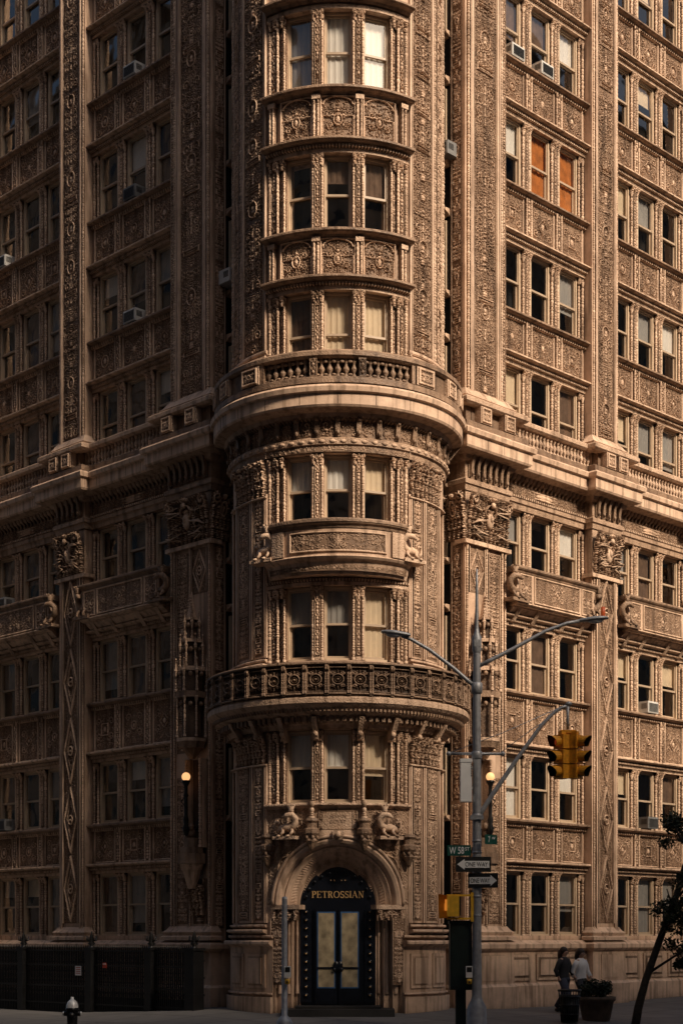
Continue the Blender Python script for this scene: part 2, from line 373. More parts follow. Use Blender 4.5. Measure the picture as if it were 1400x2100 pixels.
def diam(W,H,seed,per=1.45):
    k=('d',round(W,3),round(H,3),seed)
    if k in CACHE: return CACHE[k]
    r=random.Random(seed); f=HF(W,H); cx=W/2
    f.fill(r,int(W*H*170),.011,.021,.2,.5); f.mirror()
    n=max(1,round(H/per)); p=H/n
    for i in range(n):
        zc=(i+.5)*p; f.diamond(cx,zc,W*.40,p*.46,.030,1.); f.diamond(cx,zc,W*.26,p*.28,.016,.7)
        f.ring(cx,zc,W*.13,W*.17,.016,1); f.disc(cx,zc,W*.06,1)
        for sg in (1,-1): f.leaf(cx,zc+sg*p*.2,sg*math.pi/2,.16,.025,.8)
    f.rough(seed)
    f.h[:, :3]=.9; f.h[:, -3:]=.9
    CACHE[k]=f; return f
def capital(W,H,seed):
    k=('c',round(W,3),round(H,3),seed)
    if k in CACHE: return CACHE[k]
    r=random.Random(seed+99); f=HF(W,H); cx=W/2
    f.fill(r,int(W*H*170),.012,.026,.2,.65); f.mirror()
    n=max(2,int(W/.15))
    for row in range(3):
        for i in range(n+row%2):
            x=W*(i+.5)/(n+row%2); f.leaf(x,H*.03+row*H*.22,math.pi/2,H*.2,.035,1); f.disc(x,H*.25+row*H*.22,.036,1)
            for e in (-1,1): f.leaf(x,H*.06+row*H*.22,math.pi/2+e*.6,H*.17,.018,.9)
    R=min(W*.17,H*.15)
    f.spiral(W-R*1.05,H-R*1.1,R,1.5,1,math.pi,.02); f.mirror()
    f.ring(cx,H*.66,W*.12,H*.15,.018); f.disc(cx,H*.66,W*.06,1,H*.09); f.disc(cx,H*.92,W*.1,.9,H*.06)
    f.rough(seed,.3)
    CACHE[k]=f; return f
def pierced(W,H,seed):
    k=('q',round(W,3),round(H,3),seed)
    if k in CACHE: return CACHE[k]
    f=HF(W,H); cx,cz=W/2,H/2
    f.ring(cx,cz,.10,.11,.018); f.disc(cx,cz,.035,1); f.ring(cx,cz,.055,.06,.01,.8)
    for q in (math.pi/4,3*math.pi/4,-math.pi/4,-3*math.pi/4):
        f.leaf(cx+.1*math.cos(q),cz+.12*math.sin(q),q,.12,.026,.95); f.spiral(cx+.11*math.cos(q),cz+.19*math.sin(q),.035,1.0,1,q,.013,.9)
    f.leaf(cx,cz+.1,1.57,.12,.02); f.leaf(cx,cz-.1,-1.57,.12,.02)
    f.mirror(); f.h[:, :2]=1; f.h[:, -2:]=1; f.h[:2]=.9; f.h[-2:]=.9
    CACHE[k]=f; return f
def turned(z0,z1,r,seed=0):
    rr=random.Random(seed); out=[(r*1.2,z0),(r*1.2,z0+.06),(r*.75,z0+.065)]; z=z0+.07
    while z<z1-.2:
        L=rr.choice([.03,.04,.05,.07,.12]); m=rr.uniform(.8,1.12)*r
        out+=[(r*.55,z),(m*.92,z+L*.2),(m,z+L*.5),(m*.85,z+L*.8),(r*.55,z+L)]; z+=L
    out+=[(r*.65,z),(r*.75,z1-.13),(r*1.2,z1-.04),(r*1.25,z1)]
    return out
# ------------------------------------------------------------------ building frame
CX=-.08
BZ=.10
B=empty('apartment_building',(CX,38,BZ),'ornate brown terracotta apartment block with rounded corner tower','building')
R0=2.49
def drum(V):
    th=V[:,0]/R0; r=R0+V[:,1]; return np.stack([-r*np.sin(th),-r*np.cos(th),V[:,2]],-1)
def bulge(V):
    V=V.copy(); V[:,1]+=np.where(V[:,1]>.09,.24*np.clip(1-(V[:,0]/1.62)**2,0,1),0); return drum(V)
def lift(V):
    V=V.copy(); V[:,2]+=.12*np.clip((V[:,2]-12.45)/.5,0,1); return V
def frame(x,y,z,nx,ny):
    return Matrix(((ny,nx,0,x),(-nx,ny,0,y),(0,0,1,z),(0,0,0,1)))
def wl(side,u,w=0,z=0):
    if side<0: ox,oy,ux,uy,nx,ny=-3.06,.5,-C,C,-C,-C
    else: ox,oy,ux,uy,nx,ny=3.06,.5,C,C,C,-C
    return frame(ox+ux*u+nx*w,oy+uy*u+ny*w,z,nx,ny)
def dl(th,w=0,z=0):
    n=(math.sin(th),-math.cos(th)); r=R0+w
    return frame(n[0]*r,n[1]*r,z,n[0],n[1])
SILL=[1.6,4.55,7.76,10.82,14.15,17.33,20.5,23.65,26.8]
HEAD=[3.25,6.2,9.42,12.36,16.0,19.06,22.27,25.4,28.5]
BAYS=[(1.55,5.14),(6.31,9.9)]; PIERS=[(0,1.55),(5.14,6.31),(9.9,11.07)]
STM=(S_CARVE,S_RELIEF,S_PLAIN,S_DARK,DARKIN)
mb=MB()
def cw(side,u,w):
    M=wl(side,u,w); return (M[0][3],M[1][3])
foot=[cw(-1,11.07,-1.15),cw(-1,.9,-1.15),(-.9,-1.2),(.9,-1.2),cw(1,.9,-1.15),cw(1,11.07,-1.15),(0,26)]
mb.vprof(foot,0,29.8,4)
an=np.linspace(-2.0,2.0,17); mb.vprof([(1.72*math.sin(q),-1.72*math.cos(q)) for q in an],0,29.8,4)
mb.obj('interior_mass',B,STM)
def wing_spandrel(z0,z1,seed,kind='norm'):
    h=z1-z0; m=MB(); W=1.795
    m.box(-W,W,-.45,-.27,0,h,2,.5); m.box(-W,W,-1.16,-.45,.01,h-.01,4)
    m.box(-W,W,-.27,-.22,.002,.08,0)
    m.ledge(-W,W,-.24,.22,.14,.12,0,.6)
    m.dentils(-W,W,.07,.04,-.26,-.13,.075,.145,0)
    top=h-.14; lo=.27
    if kind=='balcony':
        m.prof([(-.25,lo),(-.05,lo),(.10,lo+.12),(.13,lo+.2),(.22,lo+.22),(.22,top-.02),(-.25,top-.02)],-1.62,1.62,2)
        m.ledge(-1.7,1.7,.21,.10,top-.02,.15,3,.6,inner=.5)
        m.ledge(-1.66,1.66,.19,.09,lo+.15,.08,0,.6,inner=.3)
        m.relief(panel(1.9,top-lo-.3,seed,'medal'),-.95,.95,lo+.26,top-.04,.223,.035,1)
        for s in (-1,1):
            m.relief(panel(.5,top-lo-.3,seed+4,'x'),s*1.28-.25,s*1.28+.25,lo+.26,top-.04,.223,.03,1)
        for x in (-1.35,-.59,.59,1.35):
            m.prof([(-.2,lo-.2),(-.12,lo-.18),(.02,lo+.0),(.15,lo+.17),(-.2,lo+.17)],x-.07,x+.07,0)
    else:
        m.relief(panel(.96,top-lo,seed,'medal'),-.48,.48,lo,top,-.262,.048,1)
        for s in (-1,1):
            m.relief(panel(.92,top-lo,seed+1+(s>0),'medal'),s*1.24-.46,s*1.24+.46,lo,top,-.262,.048,1)
            m.box(s*.625-.12,s*.625+.12,-.27,-.20,lo-.02,top,0,.6); m.relief(strip(.17,top-lo-.06,seed+5),s*.625-.085,s*.625+.085,lo+.02,top-.04,-.198,.03,1)
            m.lathe(s*.53,-.19,turned(lo,top,.028,seed),6,1); m.lathe(s*.72,-.19,turned(lo,top,.028,seed),6,1)
        m.ledge(-W,W,-.25,.20,top,.14,3,.9)
        m.dentils(-W,W,.09,.05,-.26,-.17,top-.05,top+.03,0)
    return m
def wing_surround(h,seed):
    m=MB(); W=1.795
    for s in (-1,1):
        c=s*.595
        m.box(c-.20,c+.20,-.44,-.35,0,h,0,.3); m.box(c-.19,c+.19,-.62,-.44,0,h,4)
        m.box(c-.065,c+.065,-.35,-.29,0,h,0,.7)
        m.relief(strip(.11,h-.25,seed+2),c-.055,c+.055,.06,h-.18,-.288,.025,1)
        for t in (-.12,.12): m.lathe(c+t,-.31,turned(.0,h-.12,.042,seed+1),8,1)
        m.relief(capital(.4,.2,seed%3),c-.2,c+.2,h-.2,h-.002,-.31,.06,1,wf=lambda q:.08*q**2)
        a,b=(min(s*1.585,s*W),max(s*1.585,s*W))
        m.box(a,b,-.44,-.35,0,h,0,.3); m.box(a,b,-.62,-.44,0,h,4)
        m.lathe(s*1.63,-.31,turned(.0,h-.1,.04,seed+3),8,1); m.lathe(s*1.74,-.27,turned(.0,h-.1,.042,seed+4),8,1)
        m.relief(capital(.21,.18,2),a,b,h-.18,h-.003,-.30,.06,1)
    return m
PAIR=[(s,b) for s in (-1,1) for b in (0,1)]
for i in range(9):
    h=HEAD[i]-SILL[i]; o=None
    for s,b in PAIR:
        uc=sum(BAYS[b])/2; M=wl(s,uc,0,SILL[i])
        if o is None: o=wing_surround(h,i*3).obj('window_surround',B,STM,M)
        else: inst(o,M)
    if i<8 and i!=3:
        kind='balcony' if i==2 else 'norm'; ob=[wing_spandrel(HEAD[i],SILL[i+1],i*5+1+q*40,kind).obj('spandrel' if i!=2 else 'balcony',B,STM,wl(-1,sum(BAYS[q])/2,0,HEAD[i])) for q in (0,1)]
        for q in (0,1): inst(ob[1-q],wl(1,sum(BAYS[q])/2,0,HEAD[i]))
PATH=[(0,-1.2),(0,0),(1.55,0),(1.55,-.25),(5.14,-.25),(5.14,0),(6.31,0),(6.31,-.25),(9.9,-.25),(9.9,0),(11.07,0)]
for s in (-1,1):
    m=MB(); M=wl(s,0,0,0); fl=(s>0)
    m.sweep(PATH,[(-.3,-.9),(.22,-.9),(.22,.35),(.16,.42),(.14,1.2),(.2,1.25),(.24,1.3),(.24,1.4),(.1,1.5),(-.3,1.5)],2)
    for a,b in BAYS:
        for k in range(3):
            c=(a+b)/2+(k-1)*1.19; m.box(c-.47,c+.47,-.14,-.06,.48,1.14,0,.7); m.box(c-.40,c+.40,-.12,-.056,.55,1.07,3,.5); m.box(c-.34,c+.34,-.12,-.03,.61,1.01,2,.8)
        for k in range(2):
            c=(a+b)/2+(k-.5)*1.19; m.box(c-.006,c+.006,-.12,-.027,-.6,.35,3,.1)
    for a,b in PIERS: m.box(a+.2,b-.2,.1,.17,.5,1.12,2,.8)
    m.obj('plinth',B,STM,M,flip=fl)
    m=MB()
    for a,b in BAYS:
        m.box(a,b,-1.16,-.27,-.3,1.62,2); m.box(a,b,-1.16,-.26,12.37,14.16,2); m.box(a,b,-1.16,-.2,28.52,29.8,2)
    for a,b in PIERS: m.box(a,b,-.46,-.001,-.3,29.8,2,.5); m.box(a+.01,b-.01,-1.16,-.46,-.3,29.8,4)
    m.obj('wall',B,STM,M,flip=fl)
    m=MB()
    m.sweep(PATH,[(-.3,12.38),(.06,12.38),(.08,12.5),(.12,12.52),(.12,12.60),(.05,12.64),(.05,12.95),(.15,13.0),(.19,13.08),(.44,13.14),(-.3,13.14)],0,.3)
    m.sweep(PATH,[(-.3,13.142),(.44,13.142),(.47,13.19),(.47,13.43),(.54,13.46),(.56,13.56),(.5,13.62),(.2,13.66),(-.3,13.66)],2)
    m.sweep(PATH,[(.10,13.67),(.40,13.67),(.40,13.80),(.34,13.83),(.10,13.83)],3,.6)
    m.sweep(PATH,[(.12,14.22),(.36,14.22),(.42,14.27),(.42,14.36),(.36,14.41),(.12,14.41)],0,.5)
    for a,b in BAYS:
        n=int((b-a)/.16)
        for k in range(n):
            c=a+(k+.5)*(b-a)/n
            m.prof([(-.2,12.88),(-.15,12.90),(-.10,12.97),(-.02,13.1),(-.2,13.1)],c-.03,c+.03,3,.8)
        m.dentils(a,b,.08,.045,-.2,-.10,12.60,12.655,0)
        m.relief(arab(3.5,.24,91),a+.04,b-.04,12.64,12.88,-.198,.05,1)
        for c in np.arange(a+.3,b,.62): m.box(c-.006,c+.006,.2,.2225,13.2,13.42,3,.1)
    for a,b in PIERS:
        for c in (a+.3,(a+b)/2+.15): m.box(c-.006,c+.006,.4,.4725,13.2,13.42,3,.1)
        m.relief(arab(b-a-.1,.3,92),a+.05,b-.05,12.65,12.95,.052,.05,1)
    m.obj('cornice',B,(S_CARVE,S_RELIEF,S_PLAIN,S_DARK,DARKIN),M,fm=lift,flip=fl)
    m=MB()
    bal=[(.055,13.83),(.055,13.87),(.03,13.89),(.035,13.92),(.058,13.98),(.06,14.02),(.035,14.08),(.028,14.13),(.05,14.16),(.055,14.22)]
    for a,b in BAYS:
        n=int((b-a-.3)/.14)
        for k in range(n): m.lathe(a+.15+(k+.5)*(b-a-.3)/n,.01,bal,8,0)
    for a,b in PIERS:
        for c in ((a+.32,b-.32) if b-a>1.3 else ((a+b)/2-.28,(a+b)/2+.28)):
            m.box(c-.2,c+.2,.1,.41,13.83,14.23,0,.6); m.relief(panel(.34,.36,8,'medal'),c-.17,c+.17,13.85,14.21,.412,.035,1)
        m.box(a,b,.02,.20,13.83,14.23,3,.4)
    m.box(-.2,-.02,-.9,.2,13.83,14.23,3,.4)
    m.obj('balustrade',B,STM,M,fm=lift,flip=fl)
    for pi,(a,b) in enumerate(PIERS):
        m=MB(); c=(a+b)/2; W=b-a; hw=.43 if pi==0 else .38
        cc=c-.05 if pi==0 else c
        z=14.85; k=0
        while z<29.4:
            hh=min(3.1,29.5-z); m.relief(arab(2*hw,3.1 if hh>3 else hh,10+(pi*3+k+(s>0)*2)%6),cc-hw,cc+hw,z,z+hh,.003,.052,1); z+=hh; k+=1
        for e in (-1,1):
            x=cc+e*(hw+.05); m.lathe(x,.03,[(.035,14.7),(.035,29.6)],8,2)
            if pi==0:
                x=cc+e*(hw+.12); m.box(x-.02,x+.02,-.01,.06,14.7,29.6,2,.8)
                x=cc+e*(hw+.20); m.lathe(x,.03,turned(14.7,29.5,.04,e+6),8,1)
                if e>0: m.relief(strip(.12,7.4,3),b-.14,b-.02,14.8,22.2,.0,.03,1); m.relief(strip(.12,7.4,4),b-.14,b-.02,22.2,29.6,.0,.03,1)
            else:
                x=cc+e*(hw+.14); m.lathe(x,.01,turned(14.7,29.5,.035,e+6),6,1)
        m.sweep([(a,-.2),(a,0),(b,0),(b,-.2)],[(-.1,14.48),(.24,14.48),(.24,14.54),(.16,14.58),(.2,14.64),(.14,14.70),(.07,14.80),(.02,14.87),(-.1,14.87)],2)
        if pi==0:
            hfs=arab(.34,3.1,33)
            for q in range(5):
                zz=14.85+q*3.1; h3=min(3.1,29.6-zz)
                if h3<1: continue
                U=MB(); U.relief(hfs if h3>3 else arab(.34,h3,34),-.17,.17,zz,zz+h3,0,.04,1)
                m.addmb(U,Matrix(((0,-1,0,-.003),(-1,0,0,-.24),(0,0,1,0),(0,0,0,1))) )
        m.obj('pilaster',B,STM,M,flip=fl,label='long upper pilaster covered in carved arabesques')
        m=MB()
        if pi==0:
            m.relief(arab(.44,3.6,51),.86,1.30,1.9,5.5,.003,.045,1); m.relief(arab(.44,4.9,52),.86,1.30,6.1,11.0,.003,.045,1)
            m.relief(diam(.6,1.1,3,1.1),.12,.72,9.95,11.05,.003,.05,1)
            m.relief(strip(.5,2.0,9),.15,.65,1.9,3.0,.003,.05,1)
            for x in (.06,.78,1.38,1.5): m.lathe(x,.02,turned(1.75,11.1,.035,int(x*9)),6,1)
            U=MB(); U.relief(arab(.32,3.1,35),-.16,.16,8.0,11.1,0,.04,1); U.relief(arab(.32,3.1,36),-.16,.16,4.9,8.0,0,.04,1); U.relief(arab(.32,3.0,37),-.16,.16,1.8,4.8,0,.04,1)
            m.addmb(U,Matrix(((0,-1,0,-.003),(-1,0,0,-.24),(0,0,1,0),(0,0,0,1))))
        else:
            m.relief(diam(.70,9.2,5+pi,1.85),c-.35,c+.35,1.95,11.15,.003,.075,1)
            for e in (-1,1):
                m.box(c+e*.42-.03,c+e*.42+.03,-.01,.06,1.8,11.2,2,.85); m.lathe(c+e*.51,.02,turned(1.8,11.2,.03,4+e),6,1)
        m.sweep([(a,-.2),(a,0),(b,0),(b,-.2)],[(-.1,1.5),(.2,1.5),(.2,1.58),(.12,1.62),(.15,1.7),(.08,1.76),(.02,1.85),(-.1,1.85)],2)
        m.obj('pilaster',B,STM,M,flip=fl,label='lower pilaster with diamond and ring carving')
        m=MB()
        m.box(a-.02,b+.02,-.1,.03,11.2,12.36,0,.4)
        m.relief(capital(W+.04,1.12,pi),a-.02,b+.02,11.2,12.32,.02,.14,1,wf=lambda q:.20*q**3)
        if pi==0:
            U=MB(); U.relief(capital(.75,1.12,7),-.42,.33,11.2,12.32,0.02,.13,1,wf=lambda q:.18*q**3)
            m.addmb(U,Matrix(((0,-1,0,-.003),(-1,0,0,-.30),(0,0,1,0),(0,0,0,1))))
        m.sweep([(a,-.25),(a,0),(b,0),(b,-.25)],[(-.1,11.1),(.1,11.1),(.1,11.2),(-.1,11.2)],0)
        m.blob(c,.12,11.75,.13,.09,.22,1,a=.5,seg=12,rings=8); m.blob(c,.19,11.78,.06,.06,.10,0); m.blob(c,.24,12.1,.07,.07,.08,1)
        rq=random.Random(pi+3)
        for e in (-1,1):
            m.tube([(c+e*(W*.5-.14+.10*math.cos(q)*(1-q/9)),.22,12.14+.10*math.sin(q)*(1-q/9)) for q in np.linspace(0,8,16)],[.035*(1-.5*i/16) for i in range(16)],6,1,.55)
            for q in range(12): m.tube([(c+e*(.12+rq.uniform(0,W*.36)),.12,zq:=11.25+rq.uniform(0,.75)),(c+e*(.14+rq.uniform(0,W*.36)),.2,zq+.08),(c+e*(.13+rq.uniform(0,W*.36)),.24,zq+.1)],[.022,.022,.010],5,1,.5)
        n=int(W/.22)
        for q in range(n):
            cc=a+(q+.5)*W/n
            m.prof([(.1,12.66),(.12,12.66),(.15,12.75),(.17,12.9),(.24,13.1),(.1,13.1)],cc-.045,cc+.045,3,.8); m.blob(cc,.15,12.72,.04,.04,.05,3)
        m.obj('capital',B,STM,M,fm=lift,flip=fl)
def salamander():
    m=MB()
    pts=[(-.32,.0,.02),(-.22,.06,.10),(-.08,.08,.13),(.06,.08,.12),(.18,.10,.2),(.22,.13,.34),(.14,.2,.44),(.04,.26,.42),(-.05,.29,.36)]
    m.tube(pts,[.04,.075,.10,.10,.085,.07,.08,.065,.03],10,1)
    m.tube([(-.30,.0,.03),(-.42,-.02,.14),(-.38,.02,.28),(-.27,.05,.27),(-.29,.06,.2)],[.05,.04,.032,.026,.014],8,1)
    for x in (-.15,.1):
        m.tube([(x,.12,.1),(x+.05,.2,.02),(x+.0,.24,-.06)],[.05,.04,.035],6,1)
        m.tube([(x,.24,-.07),(x-.07,.3,-.08)],[.035,.02],6,1)
    for k in range(7): m.blob(-.2+k*.065,.07+.005*k,.18+.012*k+(.1 if k>5 else 0),.022,.03,.03,1)
    m.lathe(.12,.2,[(.06,.5),(.075,.53),(.06,.56),(.10,.64),(.0,.62)],8,0)
    for k in range(6): m.blob(.12+.09*math.cos(k),.2+.09*math.sin(k),.66,.02,.02,.03,0)
    m.box(-.36,.26,-.1,.26,-.16,-.08,0)
    return m
SAL={}
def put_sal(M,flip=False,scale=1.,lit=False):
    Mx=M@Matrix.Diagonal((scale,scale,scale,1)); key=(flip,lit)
    if key not in SAL: SAL[key]=salamander().obj('salamander_carving',B,(S_CARVE,S_RELIEF) if lit else (S_DARK,S_DARK),Mx,flip=flip)  # unlit carvings take the darker stone, shade put into their colour
    else: inst(SAL[key],Mx)
for s in (-1,1):
    for b in (0,1):
        uc=sum(BAYS[b])/2
        for e in (-1,1):
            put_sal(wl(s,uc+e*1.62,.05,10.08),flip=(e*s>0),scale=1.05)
for s in (-1,1):
    m=MB(); fl=s>0; u=.42; WC0=.26
    def octo(r,z0,z1,mat=0,t=1.,a=.6,w=WC0):
        m.vprof([(u+r*math.cos(q),w+r*math.sin(q)) for q in np.arange(8)*math.pi/4+math.pi/8],z0,z1,mat,a,taper=t)
    octo(.08,5.90,6.15,3,3.2); octo(.32,6.15,6.3,3,1.15); octo(.38,6.3,6.38,0)
    octo(.25,6.38,7.35,3,1.,.15); octo(.41,7.35,7.5,3,1.); octo(.28,7.5,8.0,3,1.,.15); octo(.36,8.0,8.1,0); octo(.19,8.1,8.7,3,1.,.15); octo(.27,8.7,8.78,0); octo(.13,8.78,9.25,3,1.,.15); octo(.19,9.25,9.3,0); octo(.13,9.3,9.95,0,.08)
    for q in range(7):
        for e in (-1,1): m.blob(u+e*.10*(1-q*.13),WC0+.06,9.36+q*.075,.028,.028,.032,0)
    for (R,z0,n,hh) in ((.37,6.40,8,.95),(.40,7.5,8,.50),(.29,8.1,8,.5),(.20,8.78,6,.4)):
        for q in range(n):
            an=q*2*math.pi/n+.39; x=u+R*math.cos(an); w=WC0+R*math.sin(an)
            if w<0: continue
            m.lathe(x,w,turned(z0,z0+hh,.034,q),6,0); m.lathe(x,w,[(.055,z0+hh),(.03,z0+hh+.06),(.001,z0+hh+.28)],6,0); m.blob(x,w,z0+hh+.28,.022,.022,.028,0)
            a2=an+math.pi/n; m.blob(u+R*.9*math.cos(a2),WC0+R*.9*math.sin(a2),z0+hh*.84,.06,.05,.06,3)
    m.box(u-.30,u-.24,0,.2,3.75,5.90,0); m.box(u+.24,u+.30,0,.2,3.75,5.90,0); m.box(u-.24,u+.24,.004,.02,3.75,5.90,3,.1)
    for e in (-.27,.27): m.lathe(u+e,.23,turned(3.75,5.9,.04,5),8,1)
    octo(.10,2.75,3.2,0,2.4); octo(.26,3.2,3.35,0,1.2); octo(.36,3.35,3.6,3); octo(.3,3.6,3.75,3); octo(.2,3.75,3.98,3)
    m.blob(u,.3,4.1,.13,.13,.16,3); m.blob(u-.08,.36,4.25,.08,.08,.1,3); m.blob(u+.1,.32,3.95,.1,.1,.1,3)
    m.relief(capital(.56,.75,4),u-.28,u+.28,2.1,2.85,.02,.14,1,wf=lambda q:.12*q)
    m.obj('tabernacle_niche',B,STM,wl(s,0,0,0),flip=fl)
for s in (-1,1):
    L=empty('wall_lamp',(0,0,0),'lit round globe lamp on black bracket fixed to the wall','lamp','wall lamps beside the entrance tower')
    L.matrix_basis=Matrix.Translation((CX,38,BZ))@wl(s,.40,.0,0)
    m=MB(); m.lathe(0,.46,[(.0,4.0),(.05,4.05),(.09,4.2),(.05,4.3),(.07,4.4),(.045,4.5),(.045,4.95),(.065,5.0),(.045,5.05),(.045,5.22),(.09,5.3),(.11,5.35),(.05,5.37)],10,0); m.tube([(0,.0,4.3),(0,.2,4.15),(0,.46,4.2)],[.05,.045,.04],8,0); m.lathe(0,.02,[(.08,4.15),(.12,4.3),(.08,4.45)],8,0)
    m.tube([(0,.46,5.0),(.09,.54,4.85),(0,.46,4.7)],.014,6,0); m.tube([(0,.46,5.0),(-.09,.54,4.85),(0,.46,4.7)],.014,6,0); m.obj('bracket',L,(IRON,))
    m=MB(); m.blob(0,.46,5.45,.105,.105,.105,0,seg=16,rings=12); m.obj('globe',L,(GLOBE,))
# ------------------------------------------------------------------ corner tower
def dobj(m,name,label=None,up=False,fm=None): return m.obj(name,B,STM,None,fm=fm or ((lambda V:drum(lift(V))) if up else drum),label=label)
m=MB(True)
for s in (-1,1):
    a,b=(1.70,4.3) if s>0 else (-4.3,-1.70)
    m.box(a,b,-.62,0,-.3,29.8,2,.5)
m.box(-1.7,1.7,-.62,0,4.0,4.56,2,.5) ; m.box(-1.7,1.7,-.62,-.0,HEAD[3]+.01,SILL[4]+.01,2,.5); m.box(-1.7,1.7,-.62,0,HEAD[6]+.01,29.8,2,.6)
m.box(-1.7,1.7,-.62,0,HEAD[1]+.01,SILL[2]-.01,2,.5); m.box(-1.7,1.7,-.62,0,HEAD[2]+.01,SILL[3]-.01,2,.5)
for i in (4,5): m.box(-1.7,1.7,-.62,-.02,HEAD[i]+.01,SILL[i+1]-.01,2,.5)
dobj(m,'wall')
for i in range(1,7):
    z0,z1=SILL[i],HEAD[i]; m=MB(True); sd=i*7
    for s in (-1,1):
        c=s*.465
        m.box(c-.145,c+.145,-.30,-.10,z0,z1,0,.3)
        m.box(c-.06,c+.06,-.10,-.02,z0,z1,0,.7)
        m.relief(strip(.11,z1-z0-.3,sd+2),c-.055,c+.055,z0+.08,z1-.22,-.018,.03,1)
        for t in (-.105,.105): m.lathe(c+t,-.05,turned(z0,z1-.1,.038,sd),10,1)
        m.relief(capital(.30,.24,i%3),c-.15,c+.15,z1-.24,z1-.002,-.05,.07,1,wf=lambda q:.07*q**2)
        a,b=min(s*1.24,s*1.7),max(s*1.24,s*1.7)
        m.box(a,b,-.42,-.09,z0,z1,0,.3)
        for t,rr_ in ((1.28,.035),(1.44,.04),(1.66,.042)): m.lathe(s*t,-.04 if t<1.3 else -.01,turned(z0-.0,z1-.05,rr_,sd+int(t*10)),10,1)
        m.box(s*1.55-.065,s*1.55+.065,-.09,-.03,z0,z1,0,.7)
        m.relief(strip(.12,z1-z0-.3,sd+3),s*1.55-.06,s*1.55+.06,z0+.05,z1-.25,-.028,.035,1); m.relief(strip(.07,z1-z0-.3,sd+4),s*1.36-.035,s*1.36+.035,z0+.05,z1-.25,-.088,.03,1)
        m.relief(capital(.46,.24,5),a,b,z1-.24,z1-.003,-.02,.08,1,wf=lambda q:.05*q**2)
    dobj(m,'window_surround')
for i in (4,5):
    z0,z1=HEAD[i],SILL[i+1]; m=MB(True); top=z1-.17; lo=z0+.27
    m.box(-1.7,1.7,-.05,.03,z0+.002,z0+.09,0)
    m.dentils(-1.7,1.7,.07,.04,0,.12,z0+.085,z0+.15,0); m.ledge(-1.72,1.72,.0,.26,z0+.13,.15,3,.7)
    for q,c in enumerate((-.94,0,.94)): m.relief(panel(.80,top-lo,i*3+2+q*9,'arch'),c-.40,c+.40,lo,top,.01,.06,1)
    for c in (-1.53,-.47,.47,1.53):
        m.box(c-.07,c+.07,0,.07,lo,top,0,.5); m.lathe(c-.04,.09,turned(lo,top,.032,3),8,1); m.lathe(c+.045,.09,turned(lo,top,.032,2),8,1)
        m.box(c-.09,c+.09,.0,.13,top-.1,top,0,.7)
    m.ledge(-1.74,1.74,.0,.24,top,.16,3,.8); dobj(m,'spandrel','curved spandrel with three arched carved panels')
z0=HEAD[6]; m=MB(True); m.box(-1.7,1.7,-.05,.03,z0+.002,z0+.09,0); m.ledge(-1.72,1.72,0,.26,z0+.13,.15,3); m.relief(panel(.78,.9,14,'arch'),-.39,.39,z0+.3,z0+1.2,.01,.05,1); dobj(m,'spandrel')
for s in (-1,1):
    m=MB(True); z=14.85; k=0; c=s*2.17
    while z<29.3:
        hh=min(3.12,29.6-z); m.relief(arab(.74,3.12 if hh>3 else hh,20+(k*2+(s>0))%5),c-.37,c+.37,z,z+hh,.02,.058,1); z+=hh; k+=1
    m.box(min(s*1.72,s*2.62),max(s*1.72,s*2.62),-.02,.018,14.3,29.7,2)
    for x,r in ((1.76,.035),(2.58,.035),(2.70,.045),(3.32,.05)): m.lathe(s*x,.04,[(r,14.5),(r,29.7)],8,2) if x in(1.76,2.58) else m.lathe(s*x,.03,turned(14.5,29.6,r,2),8,1)
    for q in range(3): m.relief(arab(.4,3.1,28+q%2),s*3.02-.2,s*3.02+.2,14.85+3.1*q,17.95+3.1*q,.01,.045,1)
    a,b=min(s*1.70,s*3.4),max(s*1.70,s*3.4)
    for (z0,z1,p) in ((14.2,14.4,.24),(14.4,14.5,.19),(14.5,14.62,.22),(14.62,14.7,.13),(14.7,14.85,.08)): m.ledge(a,b,0,p,z0,z1-z0,2,.7)
    dobj(m,'pilaster','long upper pilaster covered in carved arabesques')
m=MB(True); E=3.9
m.prof([(-.1,12.383),(.06,12.383),(.08,12.5),(.13,12.52),(.13,12.62),(.05,12.66),(.05,12.953),(.18,13.003),(.22,13.083),(.44,13.143),(-.1,13.143)],-E,E,0,.3)
m.prof([(-.1,13.146),(.44,13.146),(.47,13.193),(.47,13.433),(.54,13.463),(.56,13.563),(.5,13.623),(.2,13.663),(-.1,13.663)],-E,E,2)
m.dentils(-E,E,.085,.045,.05,.17,12.93,13.01,3)
for c in np.arange(-3.6,3.7,.72): m.box(c-.006,c+.006,.4,.4725,13.2,13.42,3,.1)
for k,c in enumerate(np.linspace(-3.6,3.6,17)):
    m.prof([(.0,12.66),(.09,12.66),(.12,12.74),(.14,12.87),(.21,13.1),(.0,13.1)],c-.05,c+.05,3,.8); m.blob(c,.12,12.73,.045,.05,.05,3); m.blob(c,.17,12.96,.045,.04,.04,3)
for q in range(8): m.relief(arab(.95,.28,60+q%3),-3.8+q*.95,-2.86+q*.95,12.66,12.94,.052,.06,1)
m.relief(arab(3.3,.14,61),-1.7,1.7,12.38,12.52,.085,.03,1)
for q in range(34): m.blob(-3.75+q*.227,.13,12.57,.075,.03,.035,1,.5)
dobj(m,'cornice',up=True)
m=MB(True)
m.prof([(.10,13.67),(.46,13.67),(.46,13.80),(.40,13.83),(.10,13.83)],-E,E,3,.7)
m.prof([(.18,14.23),(.40,14.23),(.46,14.28),(.46,14.37),(.40,14.42),(.18,14.42)],-E,E,3,.9)
